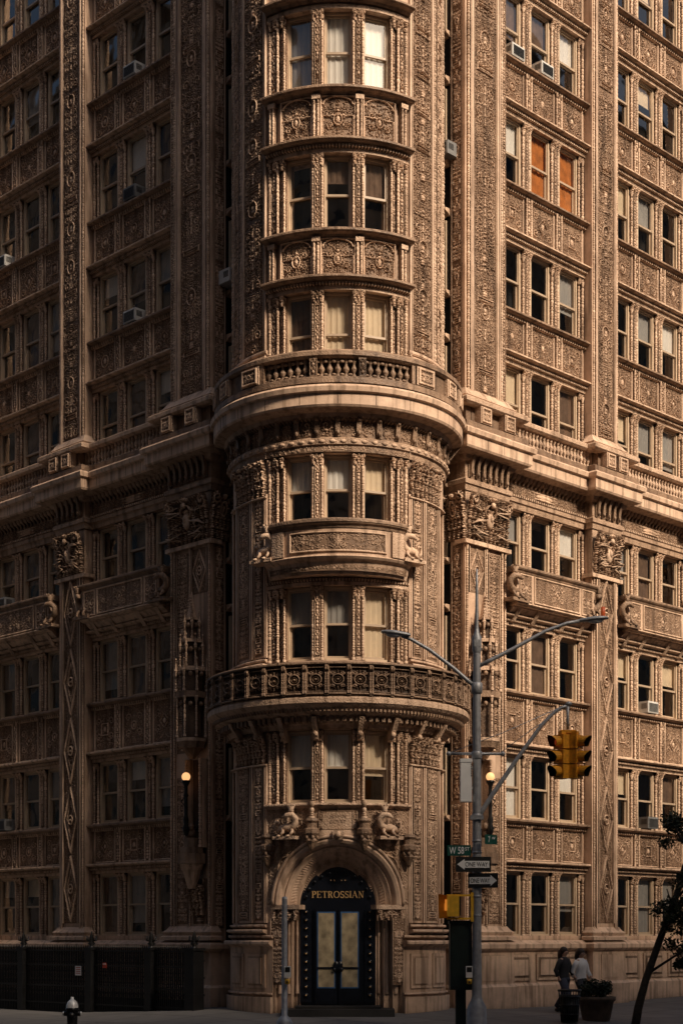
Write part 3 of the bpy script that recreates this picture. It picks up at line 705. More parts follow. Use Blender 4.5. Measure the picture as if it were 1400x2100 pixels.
for k in range(19):
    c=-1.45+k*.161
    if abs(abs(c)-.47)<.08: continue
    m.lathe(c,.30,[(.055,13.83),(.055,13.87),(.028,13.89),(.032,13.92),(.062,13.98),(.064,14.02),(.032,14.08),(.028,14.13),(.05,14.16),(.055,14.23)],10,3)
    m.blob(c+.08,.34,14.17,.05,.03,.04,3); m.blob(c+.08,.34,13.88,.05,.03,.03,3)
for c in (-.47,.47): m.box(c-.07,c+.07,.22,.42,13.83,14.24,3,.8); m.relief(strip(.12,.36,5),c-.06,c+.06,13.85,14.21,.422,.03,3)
m.box(-1.6,1.6,.06,.14,13.8,14.3,3,.2)
for s in (-1,1):
    for c,w in ((1.85,.24),(2.75,.2),(3.4,.2)):
        m.box(s*c-w,s*c+w,.1,.45,13.83,14.24,0,.7); m.relief(panel(.34,.36,8,'medal'),s*c-w+.03,s*c+w-.03,13.85,14.21,.452,.035,1)
    m.box(min(s*1.6,s*3.9),max(s*1.6,s*3.9),.1,.36,13.83,14.24,3,.4)
    m.box(s*1.55-.04,s*1.55+.04,.1,.42,13.83,14.24,3)
dobj(m,'balustrade',up=True)
m=MB(True); z0=HEAD[2]
m.box(-1.7,1.7,-.05,.04,z0+.002,z0+.08,0); m.dentils(-1.7,1.7,.07,.04,0,.085,z0+.08,z0+.15,0)
m.prof([(0,9.60),(.1,9.60),(.15,9.72),(.2,9.85),(.28,9.9),(.32,9.95),(.25,10.0),(.25,10.57),(0,10.57)],-1.58,1.58,2)
m.ledge(-1.64,1.64,.24,.12,10.58,.2,3,.7,inner=.14)
m.relief(panel(1.9,.46,71,'medal'),-.95,.95,10.05,10.51,.253,.035,1)
for c in (-1.2,1.2): m.box(c-.14,c+.14,.2,.31,10.0,10.56,0,.6)
m.relief(arab(3.0,.14,73),-1.5,1.5,9.66,9.80,.17,.035,1)
dobj(m,'balcony','bowed middle balcony with carved panel',fm=bulge)
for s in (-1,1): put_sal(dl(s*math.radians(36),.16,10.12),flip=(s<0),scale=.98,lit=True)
for s in (-1,1):
    m=MB(True)
    for (a,b,sd) in ((1.80,2.14,1),(2.28,2.86,2)):
        c=s*(a+b)/2; hw=(b-a)/2
        for z,hh in ((7.95,3.55),(1.95,3.5)):
            m.box(c-hw-.05,c+hw+.05,-.02,.03,z-.05,z+hh+.05,2); m.relief(arab(2*hw-.06,hh,40+sd+int(z)),c-hw+.03,c+hw-.03,z,z+hh,.033,.038,1)
            for e in (-1,1): m.box(c+e*(hw+.035)-.018,c+e*(hw+.035)+.018,.03,.075,z-.05,z+hh+.05,2,.9)
    for x in (1.73,2.21,2.97,3.3): m.lathe(s*x,.03,[(.035,1.9),(.035,5.5)],6,2); m.lathe(s*x,.03,[(.035,7.9),(.035,11.6)],6,2)
    for z,hh in ((11.55,.8),(5.5,.62)):
        a,b=min(s*1.72,s*2.2),max(s*1.72,s*2.2); m.relief(capital(.48,hh,1),a,b,z,z+hh,.0,.12,1,wf=lambda q:.14*q**3)
        a,b=min(s*2.2,s*2.95),max(s*2.2,s*2.95); m.relief(capital(.75,hh,2),a,b,z,z+hh,.0,.12,1,wf=lambda q:.14*q**3)
        a,b=min(s*1.70,s*3.3),max(s*1.70,s*3.3); m.ledge(a,b,.0,.1,z-.08,.07,0)
    for (z0,z1,p) in ((7.6,7.75,.2),(7.75,7.86,.12),(1.62,1.75,.2),(1.75,1.86,.12)): m.ledge(a,b,0,p,z0,z1-z0,2,.7)
    dobj(m,'pilaster','lower tower pilaster with two narrow carved strips')
    m=MB(True); a,b=min(s*1.52,s*3.7),max(s*1.52,s*3.7)
    m.box(a,b,-.1,.16,-.3,.22,2); m.ledge(a,b,0,.12,.22,.1,2); m.box(a,b,-.1,.07,.22,1.35,2); m.ledge(a,b,0,.22,1.3,.2,2); m.ledge(a,b,0,.12,1.5,.12,2)
    for (x0,x1) in ((1.72,2.35),(2.5,3.2)):
        x0,x1=min(s*x0,s*x1),max(s*x0,s*x1); m.box(x0,x1,.06,.10,.42,1.2,2,.8); m.box(x0+.06,x1-.06,.1,.105,.48,1.14,2,.3); m.box(x0+.1,x1-.1,.1,.125,.52,1.1,2,.8)
    dobj(m,'pedestal')
m=MB(True); E=3.75
m.prof([(0,6.22),(.08,6.22),(.12,6.3),(.22,6.36),(.26,6.46),(.42,6.52),(.5,6.62),(.56,6.66),(.62,6.72),(.62,6.82),(.58,6.88),(0,6.88)],-E,E,0,.4)
m.dentils(-E,E,.13,.07,.05,.32,6.30,6.48,3,.9); m.dentils(-E,E,.08,.04,.3,.5,6.52,6.62,3)
m.prof([(.44,6.88),(.56,6.88),(.56,7.55),(.44,7.55)],-E,E,3,.15)
n=19
for k in range(n):
    a=-E+k*2*E/n; b=a+2*E/n; m.relief(pierced(.32,.54,0),a+.035,b-.035,6.96,7.5,.562,.06,3); m.box(a-.03,a+.03,.5,.63,6.88,7.55,3,.7)
    for t in (-.02,.02): m.lathe(a+t,.64,turned(6.92,7.52,.02,4),6,3)
m.ledge(-E,E,.42,.22,7.5,.12,3,.7,inner=.05); m.ledge(-E,E,.46,.18,6.86,.08,3,.7)
for c in (-2.6,-1.9,-1.2,-.47,.47,1.2,1.9,2.6):
    m.prof([(0,5.95),(.12,5.98),(.2,6.15),(.4,6.45),(0,6.45)],c-.05,c+.05,0,.5); m.blob(c,.18,6.1,.06,.06,.07,1,.5)
dobj(m,'balcony','wide curved balcony with pierced carved parapet')
# ---- entrance arch
AR,AO,SP=.86,1.50,2.30
m=MB(True)
nphi,nr=260,64; ph=np.linspace(0,math.pi,nphi); t=np.linspace(0,1,nr)
PH,T=np.meshgrid(ph,t,indexing='ij'); r=AR+(AO-AR)*T
kT=[0,.10,.16,.24,.30,.36,.52,.58,.66,.72,.80,.90,1.0]; kW=[-.50,-.49,-.42,-.40,-.34,-.31,-.18,-.15,-.07,-.09,.03,.07,.05]
w=np.interp(T,kT,kW)
beads=np.where((T>.37)&(T<.51),.014*np.sin(PH*54)*np.sin(PH*54+T*30),0)+np.where((T>.17)&(T<.23),.010*np.sin(PH*110),0)
w=w+beads
V=np.stack([r*np.cos(PH),w,SP+r*np.sin(PH)],-1)
i,j=np.meshgrid(np.arange(nphi-1),np.arange(nr-1),indexing='ij')
m.add(V,np.stack([i*nr+j,(i+1)*nr+j,(i+1)*nr+j+1,i*nr+j+1],-1).reshape(-1,4),2,np.clip(.25+.7*T+beads*14,0,1))
qs=np.linspace(0,math.pi,41); m.tube([(1.53*math.cos(q),.06,SP+1.53*math.sin(q)) for q in qs],.04,8,2)
us=np.linspace(-1.7,1.7,170); zt=4.56
nz=80
bot=np.where(np.abs(us)<AO,SP+np.sqrt(np.clip(AO**2-us**2,0,None)),SP)
V=np.zeros((170,nz,3)); V[:,:,0]=us[:,None]; tt=np.linspace(0,1,nz); V[:,:,2]=bot[:,None]+(zt-bot)[:,None]*tt
AP=arab(1.1,2.2,85)
ix=np.clip(((np.abs(V[:,:,0])-.6)/1.1*(AP.nx-1)).astype(int),0,AP.nx-1); iz=np.clip(((V[:,:,2]-2.3)/2.2*(AP.nz-1)).astype(int),0,AP.nz-1)
hh=AP.h[iz,ix]*(np.abs(V[:,:,0])>.62); V[:,:,1]=.02+.045*hh
i,j=np.meshgrid(np.arange(169),np.arange(nz-1),indexing='ij'); m.add(V,np.stack([i*nz+j,(i+1)*nz+j,(i+1)*nz+j+1,i*nz+j+1],-1).reshape(-1,4),1,.25+.6*hh+.4*(np.abs(V[:,:,0])<.62))
for s in (-1,1):
    for k in range(4):
        a=AR+(AO-AR)*k/4; b=a+(AO-AR)/4; w=-.5+.14*k
        x0,x1=min(s*a,s*b),max(s*a,s*b); m.box(x0,x1,-.62,w,-.2,SP,2,.6)
        m.lathe(s*(a+b)/2,w+.01,[(.05,.3),(.05,.45),(.035,.5),(.035,1.6),(.05,1.65),(.035,1.7),(.035,SP-.3),(.055,SP-.2),(.06,SP-.12)],8,2)
    a,b=min(s*AO,s*1.7),max(s*AO,s*1.7); m.box(a,b,-.62,.03,-.2,SP,0,.6)
    m.box(min(s*.86,s*1.62),max(s*.86,s*1.62),-.3,.05,SP-.10,SP+.0,0,.8); m.relief(capital(.7,.3,3),min(s*.9,s*1.6),max(s*.9,s*1.6),SP-.35,SP-.1,-.02,.08,1)
    m.relief(arab(.3,1.5,81),min(s*1.25,s*1.6),max(s*1.25,s*1.6),.5,2.0,.035,.035,1)
    for c,zb in ((.56,3.64),(1.62,3.3)):
        m.lathe(s*c,.14,[(.01,zb-.16),(.05,zb-.10),(.09,zb),(.14,zb+.08),(.10,zb+.14),(.17,zb+.24),(.17,zb+.33),(.12,zb+.37),(.12,zb+.47),(.16,zb+.52),(.14,zb+.58),(.001,zb+.58)],8,3,smooth=False)
        for q in range(6): m.blob(s*c+.13*math.cos(q),.14+.13*math.sin(q),zb+.15,.035,.035,.05,3)
    m.lathe(s*.56,.12,turned(4.2,4.6,.06,3),8,1)
m.prof([(.05,3.72),(.12,3.74),(.17,3.86),(.17,3.95),(.05,3.95)],-.11,.11,0,.7); m.blob(0,.15,3.85,.07,.07,.08,1)
dobj(m,'entrance_arch','round arched portal with smooth splayed bands')
m=MB(True); m.box(-.40,.40,.0,.032,3.98,4.42,0,.35); m.ledge(-1.72,1.72,.0,.14,4.45,.11,0,.8)
m.relief(strip(.8,.07,2),-.4,.4,4.37,4.43,.035,.03,1); m.relief(arab(.09,.4,5),-.42,-.33,3.98,4.38,.035,.03,1); m.relief(arab(.09,.4,5),.33,.42,3.98,4.38,.035,.03,1)
dobj(m,'inscription_plaque')
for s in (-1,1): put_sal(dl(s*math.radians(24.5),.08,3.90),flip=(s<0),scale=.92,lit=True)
def text(body,width,height,mat,M,parent,name,depth=.004,bold=0):
    cu=bpy.data.curves.new(name,'FONT'); cu.body=body; cu.size=1; cu.extrude=depth; cu.offset=bold
    t=bpy.data.objects.new(name,cu); COL.objects.link(t); bpy.context.view_layer.update()
    dg=bpy.context.evaluated_depsgraph_get(); me=bpy.data.meshes.new_from_object(t.evaluated_get(dg))
    bpy.data.objects.remove(t)
    co=np.zeros(len(me.vertices)*3); me.vertices.foreach_get('co',co); co=co.reshape(-1,3)
    mn=co.min(0);mx=co.max(0)
    co[:,0]=(co[:,0]-(mn[0]+mx[0])/2)*width/(mx[0]-mn[0]); co[:,1]=(co[:,1]-(mn[1]+mx[1])/2)*height/(mx[1]-mn[1])
    me.vertices.foreach_set('co',co.ravel()); me.update(); me.materials.clear(); me.materials.append(mat)
    o=bpy.data.objects.new(name,me); COL.objects.link(o); o.parent=parent; o.matrix_basis=M@Matrix.Rotation(math.pi/2,4,'X'); return o
ETCH=simple('etched_letters',(.33,.225,.155),.9)
text('ALWYN',.36,.075,ETCH,Matrix.Translation((0,-(R0+.033),4.27)),B,'inscription'); text('COVRT',.36,.075,ETCH,Matrix.Translation((0,-(R0+.033),4.15)),B,'inscription')
def serif_text(word,width,height,mat,M,parent,name):
    m=MB(); x=0; TK,TN,SF=.13,.05,.045
    def st(x0,y0,x1,y1,w):
        d=Vector((x1-x0,y1-y0)); n=Vector((-d.y,d.x)).normalized()*w/2
        m.add([(x0+n.x,0,y0+n.y),(x0-n.x,0,y0-n.y),(x1-n.x,0,y1-n.y),(x1+n.x,0,y1+n.y)],[[0,1,2,3]],0)
    def arc(cx,cy,rx,ry,a0,a1,w0,w1,n=14):
        V=[]
        for i in range(n+1):
            q=math.radians(a0+(a1-a0)*i/n); k=abs(math.cos(q)); w=(w0+(w1-w0)*k)/2
            V+=[(cx+(rx-w)*math.cos(q),0,cy+(ry-w)*math.sin(q)),(cx+(rx+w)*math.cos(q),0,cy+(ry+w)*math.sin(q))]
        m.add(V,[[2*i,2*i+1,2*i+3,2*i+2] for i in range(n)],0)
    def stem(xx): st(xx,0,xx,1,TK); st(xx-.14,.02,xx+.14,.02,SF); st(xx-.14,.98,xx+.14,.98,SF)
    for ch in word:
        if ch=='P': stem(x+.15); arc(x+.28,.74,.26,.24,-90,90,TN,TK); st(x+.15,.98,x+.3,.98,SF); st(x+.15,.5,x+.3,.5,SF); x+=.68
        elif ch=='E': stem(x+.15); st(x+.1,.98,x+.58,.98,SF); st(x+.1,.02,x+.6,.02,SF); st(x+.15,.52,x+.45,.52,SF); st(x+.57,.98,x+.57,.78,SF); st(x+.6,.02,x+.6,.24,SF); st(x+.45,.42,x+.45,.62,SF); x+=.76
        elif ch=='T': st(x+.35,0,x+.35,1,TK); st(x+.2,.02,x+.5,.02,SF); st(x+.02,.98,x+.68,.98,SF); st(x+.03,.98,x+.03,.78,SF); st(x+.67,.98,x+.67,.78,SF); x+=.78
        elif ch=='R': stem(x+.15); arc(x+.28,.75,.24,.23,-90,90,TN,TK); st(x+.15,.98,x+.3,.98,SF); st(x+.15,.52,x+.3,.52,SF); st(x+.34,.52,x+.62,.02,TK*.9); st(x+.55,.02,x+.74,.02,SF); x+=.80
        elif ch=='O': arc(x+.42,.5,.36,.48,0,360,TN,TK,28); x+=.90
        elif ch=='S': arc(x+.3,.74,.2,.23,20,270,TK*.6,TK*.9); arc(x+.3,.26,.22,.24,90,-160,TK*.8,TK*.9); st(x+.5,.98,x+.5,.76,SF); st(x+.08,.02,x+.08,.26,SF); x+=.64
        elif ch=='I': stem(x+.15); x+=.36
        elif ch=='A': st(x+.08,.02,x+.38,1,TN); st(x+.38,1,x+.68,.02,TK); st(x+.2,.34,x+.55,.34,SF); st(x-.02,.02,x+.2,.02,SF); st(x+.55,.02,x+.82,.02,SF); x+=.86
        elif ch=='N': st(x+.15,0,x+.15,1,TN); st(x+.13,1,x+.65,.02,TK); st(x+.65,0,x+.65,1,TN); st(x+.02,.02,x+.28,.02,SF); st(x+.02,.98,x+.2,.98,SF); st(x+.52,.98,x+.78,.98,SF); x+=.82
    for V in m.V:
        V[:,0]=(V[:,0]/x-.5)*width; V[:,2]=(V[:,2]-.5)*height
    for k,V in enumerate(m.V): V[:,1]=-.0004*(k%7)
    return m.obj(name,parent,(mat,),M)
# ------------------------------------------------------------------ entrance door
dy=-(R0-.55)
m=MB()
pts=[(-.90,-.02),(.90,-.02),(.90,SP)]+[(.90*math.cos(q),SP+.90*math.sin(q)) for q in np.linspace(.1,math.pi-.1,16)]+[(-.90,SP)]
P=np.array(pts); k=len(P); V=np.zeros((2,k,3)); V[:,:,0]=P[:,0]; V[:,:,2]=P[:,1]; V[0,:,1]=0; V[1,:,1]=-.06
m.add(V,[[j,(j+1)%k,k+(j+1)%k,k+j] for j in range(k)],0); VV=np.vstack([[0,0,1.3],V[0]]); m.add(VV,[[0,1+q,1+(q+1)%k] for q in range(k)],0)
D=m.obj('door_surround',B,(NAVY,GOLD,BLUE),Matrix(((-1,0,0,0),(0,-1,0,dy),(0,0,1,0),(0,0,0,1))),label='navy arched door surround with gold studs')
m=MB()
for s in (-1,1):
    m.box(s*.73-.12,s*.73+.12,.0,.05,.1,2.20,0)
    for q in range(11):
        z=.26+q*.188; m.blob(s*.72,.06,z,.055,.03,.055,0,seg=12); m.blob(s*.72,.09,z,.018,.02,.018,1,seg=10)
for q in np.linspace(.25,math.pi-.25,11): m.blob(.74*math.cos(q),.03,SP+.74*math.sin(q),.04,.03,.04,0)
for q in (-.16,-.08,.08,.16): m.blob(q,.03,2.86,.014,.014,.014,1)
m.obj('door_trim',D,(NAVY,GOLD))
for s in (-1,1):
    m=MB(); c=s*.265
    m.box(c-.245,c+.245,.02,.09,.06,2.22,0)
    m.box(c-.205,c+.205,.088,.102,.42,2.15,1)
    m.box(c-.178,c+.178,.10,.106,.45,2.12,2)
    m.box(c-.19,c+.19,.09,.105,.12,.36,0)
    m.box(c-.2,c+.2,.1,.125,.86,.90,0)
    dd=m.obj('door',B,(NAVY,BLUE,PAPER),Matrix(((1,0,0,0),(0,-1,0,dy),(0,0,1,0),(0,0,0,1))),label='door leaf with papered glass and blue tape')
    m=MB(); m.blob(s*.045,.14,.92,.07,.03,.12,0,seg=12); m.blob(s*.08,.15,.84,.04,.03,.05,0); m.obj('handle',dd,(NAVY,))
serif_text('PETROSSIAN',1.18,.15,GOLD,Matrix.Translation((0,dy-.03,2.54)),B,'shop_lettering')
m=MB(); m.box(-1.25,1.25,-.9,.75,-.3,-.02,0); m.box(-.95,.95,-.9,.45,-.02,.035,0); m.obj('doorstep',B,(simple('dark_step_stone',(.03,.028,.026),.6),),Matrix(((-1,0,0,0),(0,-1,0,-2.25),(0,0,1,0),(0,0,0,1))))
# ------------------------------------------------------------------ windows
def win_parts(w,h):
    f=MB(); t=.05
    for s in (-1,1): f.box(min(s*w/2,s*(w/2-t)),max(s*w/2,s*(w/2-t)),-.05,.06,0,h,0)
    f.box(-w/2+t,w/2-t,-.05,.06,h-t,h,0); f.box(-w/2+t,w/2-t,-.05,.08,0,.06,0)
    wi=w/2-t; mid=h*.5
    for s in (-1,1):
        f.box(min(s*wi,s*(wi-.035)),max(s*wi,s*(wi-.035)),-.01,.03,mid,h-t,1); f.box(min(s*wi,s*(wi-.035)),max(s*wi,s*(wi-.035)),-.05,-.02,.06,mid,1)
    f.box(-wi,wi,-.01,.03,h-t-.04,h-t,1); f.box(-wi,wi,-.03,.034,mid-.025,mid+.025,1); f.box(-wi,wi,-.05,-.018,.06,.12,1)
    g=MB(); g.add([(-wi,.01,mid),(wi,.01,mid),(wi,.01,h-t),(-wi,.01,h-t)],[[3,2,1,0]],0); g.add([(-wi,-.04,.06),(wi,-.04,.06),(wi,-.04,mid),(-wi,-.04,mid)],[[3,2,1,0]],0)
    return f,g
def blind(w,h,drop,seed):
    m=MB(); wi=w/2-.055; n=12; z0=h-.06-(h-.14)*drop
    V=[]
    for i in range(n+1):
        x=-wi+2*wi*i/n; d=-.068+.010*math.sin(i*2.1+seed); V+= [(x,d,z0),(x,d,h-.05)]
    m.add(V,[[2*i,2*i+2,2*i+3,2*i+1] for i in range(n)],0); m.box(-wi,wi,-.085,-.056,z0-.03,z0,0); return m
STUFF=MB(); nwin=0; WC={};BC={}
BM={'c':B_CREAM,'g':B_GREY,'w':B_WHITE,'b':B_BROWN,'o':B_ORANGE}
def window(M,w,h,bl,individual=True):
    global nwin
    key=(round(w,3),round(h,3)); kind,drop=bl
    if not individual:
        f,g=win_parts(w,h); STUFF.addmb(f,M); g.M=[2]*len(g.M); STUFF.addmb(g,M)
        if drop>0: b=blind(w,h,drop,3); b.M=[3 if kind in 'cw' else 4]*len(b.M); STUFF.addmb(b,M)
        return
    nwin+=1
    if key not in WC:
        f,g=win_parts(w,h); fo=f.obj('window',B,(FRAME,SASH),M); go=g.obj('glass',fo,(GLASS,)); WC[key]=(fo,go); o=fo
    else:
        fo,go=WC[key]; o=inst(fo,M,B); inst(go,Matrix.Identity(4),o)
    if drop>0:
        bk=key+(kind,drop)
        if bk not in BC: BC[bk]=blind(w,h,drop,len(BC)).obj('blind_or_reflection',o,(BM[kind],))
        else: inst(BC[bk],Matrix.Identity(4),o)
rw=random.Random(11)
optsR=[('g',.5),('c',.4),('g',.3),('w',.5),('b',1.),('b',.6),('g',0),('g',0),('g',0),('g',0),('g',0),('w',.3),('b',.5),('g',.6)]
optsL=[('g',0)]*8+[('b',1.),('b',.6),('g',.5),('g',.3),('w',.3),('g',.8)]
TB={1:[('w',.48),('w',.48),('c',.6)],2:[('g',.5),('g',.5),('c',1.)],3:[('w',.45),('w',.5),('c',.5)],4:[('b',1.),('c',1.),('c',1.)],5:[('g',0),('b',.3),('b',.5)],6:[('g',1.),('w',1.),('w',1.)]}  # full upper tower blinds stand in for bright reflections in the panes
for i in range(1,7):
    for k,th in enumerate((-21.4,0,21.4)): window(dl(math.radians(th),-.22,SILL[i]),.64,HEAD[i]-SILL[i],TB[i][k])
special={(1,0,6,0):('w',.5),(1,0,6,1):('o',1.),(1,0,6,2):('o',1.),(1,0,4,0):('c',1.),(1,0,3,2):('w',.5),(1,0,1,0):('w',1.),(-1,0,6,1):('w',.5),(-1,0,6,0):('b',1.)}
for s,b in PAIR:
    for i in range(9):
        if b==0 and i==8: continue
        for k in range(3):
            u=sum(BAYS[b])/2+(k-1)*1.19
            bl=special.get((s,b,i,k),rw.choice(optsL if s<0 else optsR)); window(wl(s,u,-.40,SILL[i]),.79,HEAD[i]-SILL[i],bl,individual=(b==0 or 1<=i<=5))
for s in (-1,1):
    for i in range(1,8):
        M=wl(s,0,-.86,SILL[i]); n=(C,-C) if s<0 else (-C,-C)
        x,y=M[0][3],M[1][3]; window(frame(x+n[0]*.01,y+n[1]*.01,SILL[i],*n),.6,HEAD[i]-SILL[i],rw.choice(optsL),False)
    for i in range(1,8):
        for (za,hh,pp) in ((0,.14,.16),(HEAD[i]-SILL[i]+.24,.16,.2)):
            m=MB(); U=MB(); U.ledge(-.7,.0,0,pp,za,hh,0)
            m.addmb(U,Matrix(((0,-1,0,0),(-1,0,0,-1.16),(0,0,1,SILL[i]-.14),(0,0,0,1)))); m.obj('string_course',B,STM,wl(s,0,0,0),flip=(s>0))
ow=STUFF.obj('window',B,(FRAME,SASH,GLASS,B_CREAM,B_GREY)); ow['kind']='stuff'
# ------------------------------------------------------------------ air conditioners
def ac_unit(loc_M,white=True):
    A=empty('air_conditioner',(0,0,0),('white' if white else 'dark grey')+' window air conditioner sticking out over a sill','air conditioner','window air conditioners')
    A.matrix_basis=Matrix.Translation((CX,38,BZ))@loc_M
    m=MB(); m.box(-.25,.25,-.2,.24,0,.32,0); m.box(-.23,.23,.235,.25,.02,.30,0)
    m.obj('casing',A,(ACM if white else GREYP,))
    m=MB()
    for k in range(8): m.box(-.21,.21,.242,.26,.04+k*.03,.055+k*.03,0)
    for k in range(5): m.box(.242,.255,.02,.2,.12+k*.03,.135+k*.03,0); m.box(-.255,-.242,.02,.2,.12+k*.03,.135+k*.03,0)
    m.obj('grille',A,(BLK,))
def acw(s,b,i,k,white=True): ac_unit(wl(s,sum(BAYS[b])/2+(k-1)*1.19,-.32,SILL[i]+.05),white)
for a in ((-1,0,7,1,True),(-1,0,6,1,False),(-1,0,5,1,True),(1,0,7,0,True),(1,0,7,1,True),(-1,1,6,2,True),(-1,1,3,2,True),(-1,1,1,2,False),(1,1,2,1,True),(1,1,1,1,False)): acw(*a)
ac_unit(frame(-3.06+.5*C+.1,.5+.5*C-.15,17.4,C,-C)); ac_unit(frame(3.06-.5*C-.08,.5+.5*C-.1,20.5,-C,-C),False)
# ------------------------------------------------------------------ ground
def gz(x,y):
    return -.04*np.clip(37-y,0,8)-.045*np.clip(x-2,0,5)*np.clip((45-y)/6,0,1)-.06*np.clip(-x-3,0,4)
def sheet(name,xs,ys,off,mask,mats):
    X,Y=np.meshgrid(xs,ys); Z=gz(X,Y)+off; nx=len(xs); V=np.stack([X,Y,Z],-1)
    F=[]
    for j in range(len(ys)-1):
        for i in range(nx-1):
            if mask((xs[i]+xs[i+1])/2,(ys[j]+ys[j+1])/2): F.append([j*nx+i,j*nx+i+1,(j+1)*nx+i+1,(j+1)*nx+i])
    m=MB(); m.add(V,F,0,.7,True); o=m.obj(name,None,mats); o['kind']='structure'; return o
PW=5.6
def onpave(x,y):
    ul=((x-CX+3.06)*-C+(y-38.5)*-C); ur=((x-CX-3.06)*C+(y-38.5)*-C); return ul<PW and ur<PW and y>31.0
def asphalt():
    m,nt,b=newmat('asphalt'); L=nt.links.new; g=N(nt,'ShaderNodeNewGeometry'); a=N(nt,'ShaderNodeTexNoise'); a.inputs['Scale'].default_value=1.2; a.inputs['Detail'].default_value=8
    c=N(nt,'ShaderNodeTexNoise'); c.inputs['Scale'].default_value=90; L(g.outputs['Position'],a.inputs['Vector']); L(g.outputs['Position'],c.inputs['Vector'])
    r=N(nt,'ShaderNodeValToRGB'); r.color_ramp.elements[0].color=(.05,.047,.045,1); r.color_ramp.elements[1].color=(.09,.085,.08,1); L(a.outputs['Fac'],r.inputs['Fac']); L(r.outputs['Color'],b.inputs['Base Color'])
    bp=N(nt,'ShaderNodeBump'); bp.inputs['Strength'].default_value=.4; bp.inputs['Distance'].default_value=.01; L(c.outputs['Fac'],bp.inputs['Height']); L(bp.outputs['Normal'],b.inputs['Normal']); b.inputs['Roughness'].default_value=.85; return m
ASPH=asphalt()
def pavemat():
    m,nt,b=newmat('concrete_pavement'); L=nt.links.new; g=N(nt,'ShaderNodeNewGeometry'); mp=N(nt,'ShaderNodeMapping'); mp.inputs['Rotation'].default_value=(0,0,math.radians(45))
    L(g.outputs['Position'],mp.inputs['Vector']); br=N(nt,'ShaderNodeTexBrick'); br.offset=0; br.inputs['Scale'].default_value=.66; br.inputs['Brick Width'].default_value=1; br.inputs['Row Height'].default_value=1; br.inputs['Mortar Size'].default_value=.012
    br.inputs['Color1'].default_value=(.21,.20,.19,1); br.inputs['Color2'].default_value=(.16,.152,.145,1); br.inputs['Mortar'].default_value=(.05,.046,.042,1); L(mp.outputs['Vector'],br.inputs['Vector'])
    nz=N(nt,'ShaderNodeTexNoise'); nz.inputs['Scale'].default_value=2.5; nz.inputs['Detail'].default_value=8; L(g.outputs['Position'],nz.inputs['Vector'])
    mx=N(nt,'ShaderNodeMix',data_type='RGBA',blend_type='MULTIPLY'); mx.inputs[0].default_value=.5; L(br.outputs['Color'],mx.inputs[6]); L(nz.outputs['Fac'],mx.inputs[7]); L(mx.outputs[2],b.inputs['Base Color']); b.inputs['Roughness'].default_value=.8; return m
PAVE=pavemat()
far=np.concatenate([np.linspace(-400,-30,8),np.linspace(-25,25,41),np.linspace(30,400,8)]); fary=np.concatenate([np.linspace(-300,0,6),np.linspace(5,60,45),np.linspace(80,600,6)])
sheet('road',far,fary,-.14,lambda x,y:True,(ASPH,))
sheet('pavement',np.linspace(-14,14,225),np.linspace(31,52,169),0,onpave,(PAVE,))
m=MB()
def kpt(s,u): M=wl(s,u,PW); return (M[0][3]+CX,M[1][3]+38)
def kerbseg(a,b):
    n=12
    for k in range(n):
        p=Vector((a[0]+(b[0]-a[0])*k/n,a[1]+(b[1]-a[1])*k/n,0)); q=Vector((a[0]+(b[0]-a[0])*(k+1)/n,a[1]+(b[1]-a[1])*(k+1)/n,0)); d=(q-p).normalized(); nr=Vector((-d.y,d.x,0))*.09
        pts=[p-nr,p+nr,q+nr,q-nr]; V=[(v.x,v.y,float(gz(v.x,v.y))+.012) for v in pts]+[(v.x,v.y,float(gz(v.x,v.y))-.3) for v in pts]
        m.add(V,[[0,1,2,3],[0,4,5,1],[1,5,6,2],[2,6,7,3],[3,7,4,0]],0)
xl=CX-3.06-(31-38.5)-PW/C; xr=CX+3.06+(31-38.5)+PW/C
pl=(xl,31.0); pr=(xr,31.0)
kerbseg(kpt(-1,14),pl)
if xl<xr: kerbseg(pl,pr)
kerbseg(pr,kpt(1,14))
o=m.obj('kerb',None,(simple('granite_kerb',(.20,.195,.19),.8,noise=.25,scale=12),)); o['kind']='structure'
# ------------------------------------------------------------------ traffic pole
px,py=2.68,31.6; pz=float(gz(px,py))
P=empty('traffic_signal_pole',(px,py,0),'tall grey street light pole with signals and street signs','traffic light')
m=MB(); m.lathe(0,0,[(.24,pz-.05),(.235,pz+.12),(.2,pz+.2),(.19,.28),(.12,.42),(.10,.5),(.092,1.5),(.085,4.5),(.075,7.3)],12,0,smooth=True)
m.lathe(0,0,[(.095,4.0),(.105,4.02),(.105,4.1),(.09,4.12)],12,0); m.lathe(0,0,[(.09,6.5),(.11,6.52),(.11,6.7),(.09,6.72)],12,0); m.lathe(0,0,[(.09,5.2),(.105,5.22),(.105,5.34),(.09,5.36)],12,0)
for z in (2.1,2.48,2.75,3.05,3.35,3.58): m.lathe(0,0,[(.088,z-.02),(.097,z-.015),(.097,z+.015),(.088,z+.02)],12,0)
m.lathe(0,0,[(.075,7.3),(.095,7.36),(.095,7.62),(.05,7.72),(.035,7.85),(.028,8.6),(.018,8.97),(.001,8.98)],10,0); m.box(-.06,.06,-.09,-.05,7.42,7.56,0)
m.obj('pole',P,(GREYM,))
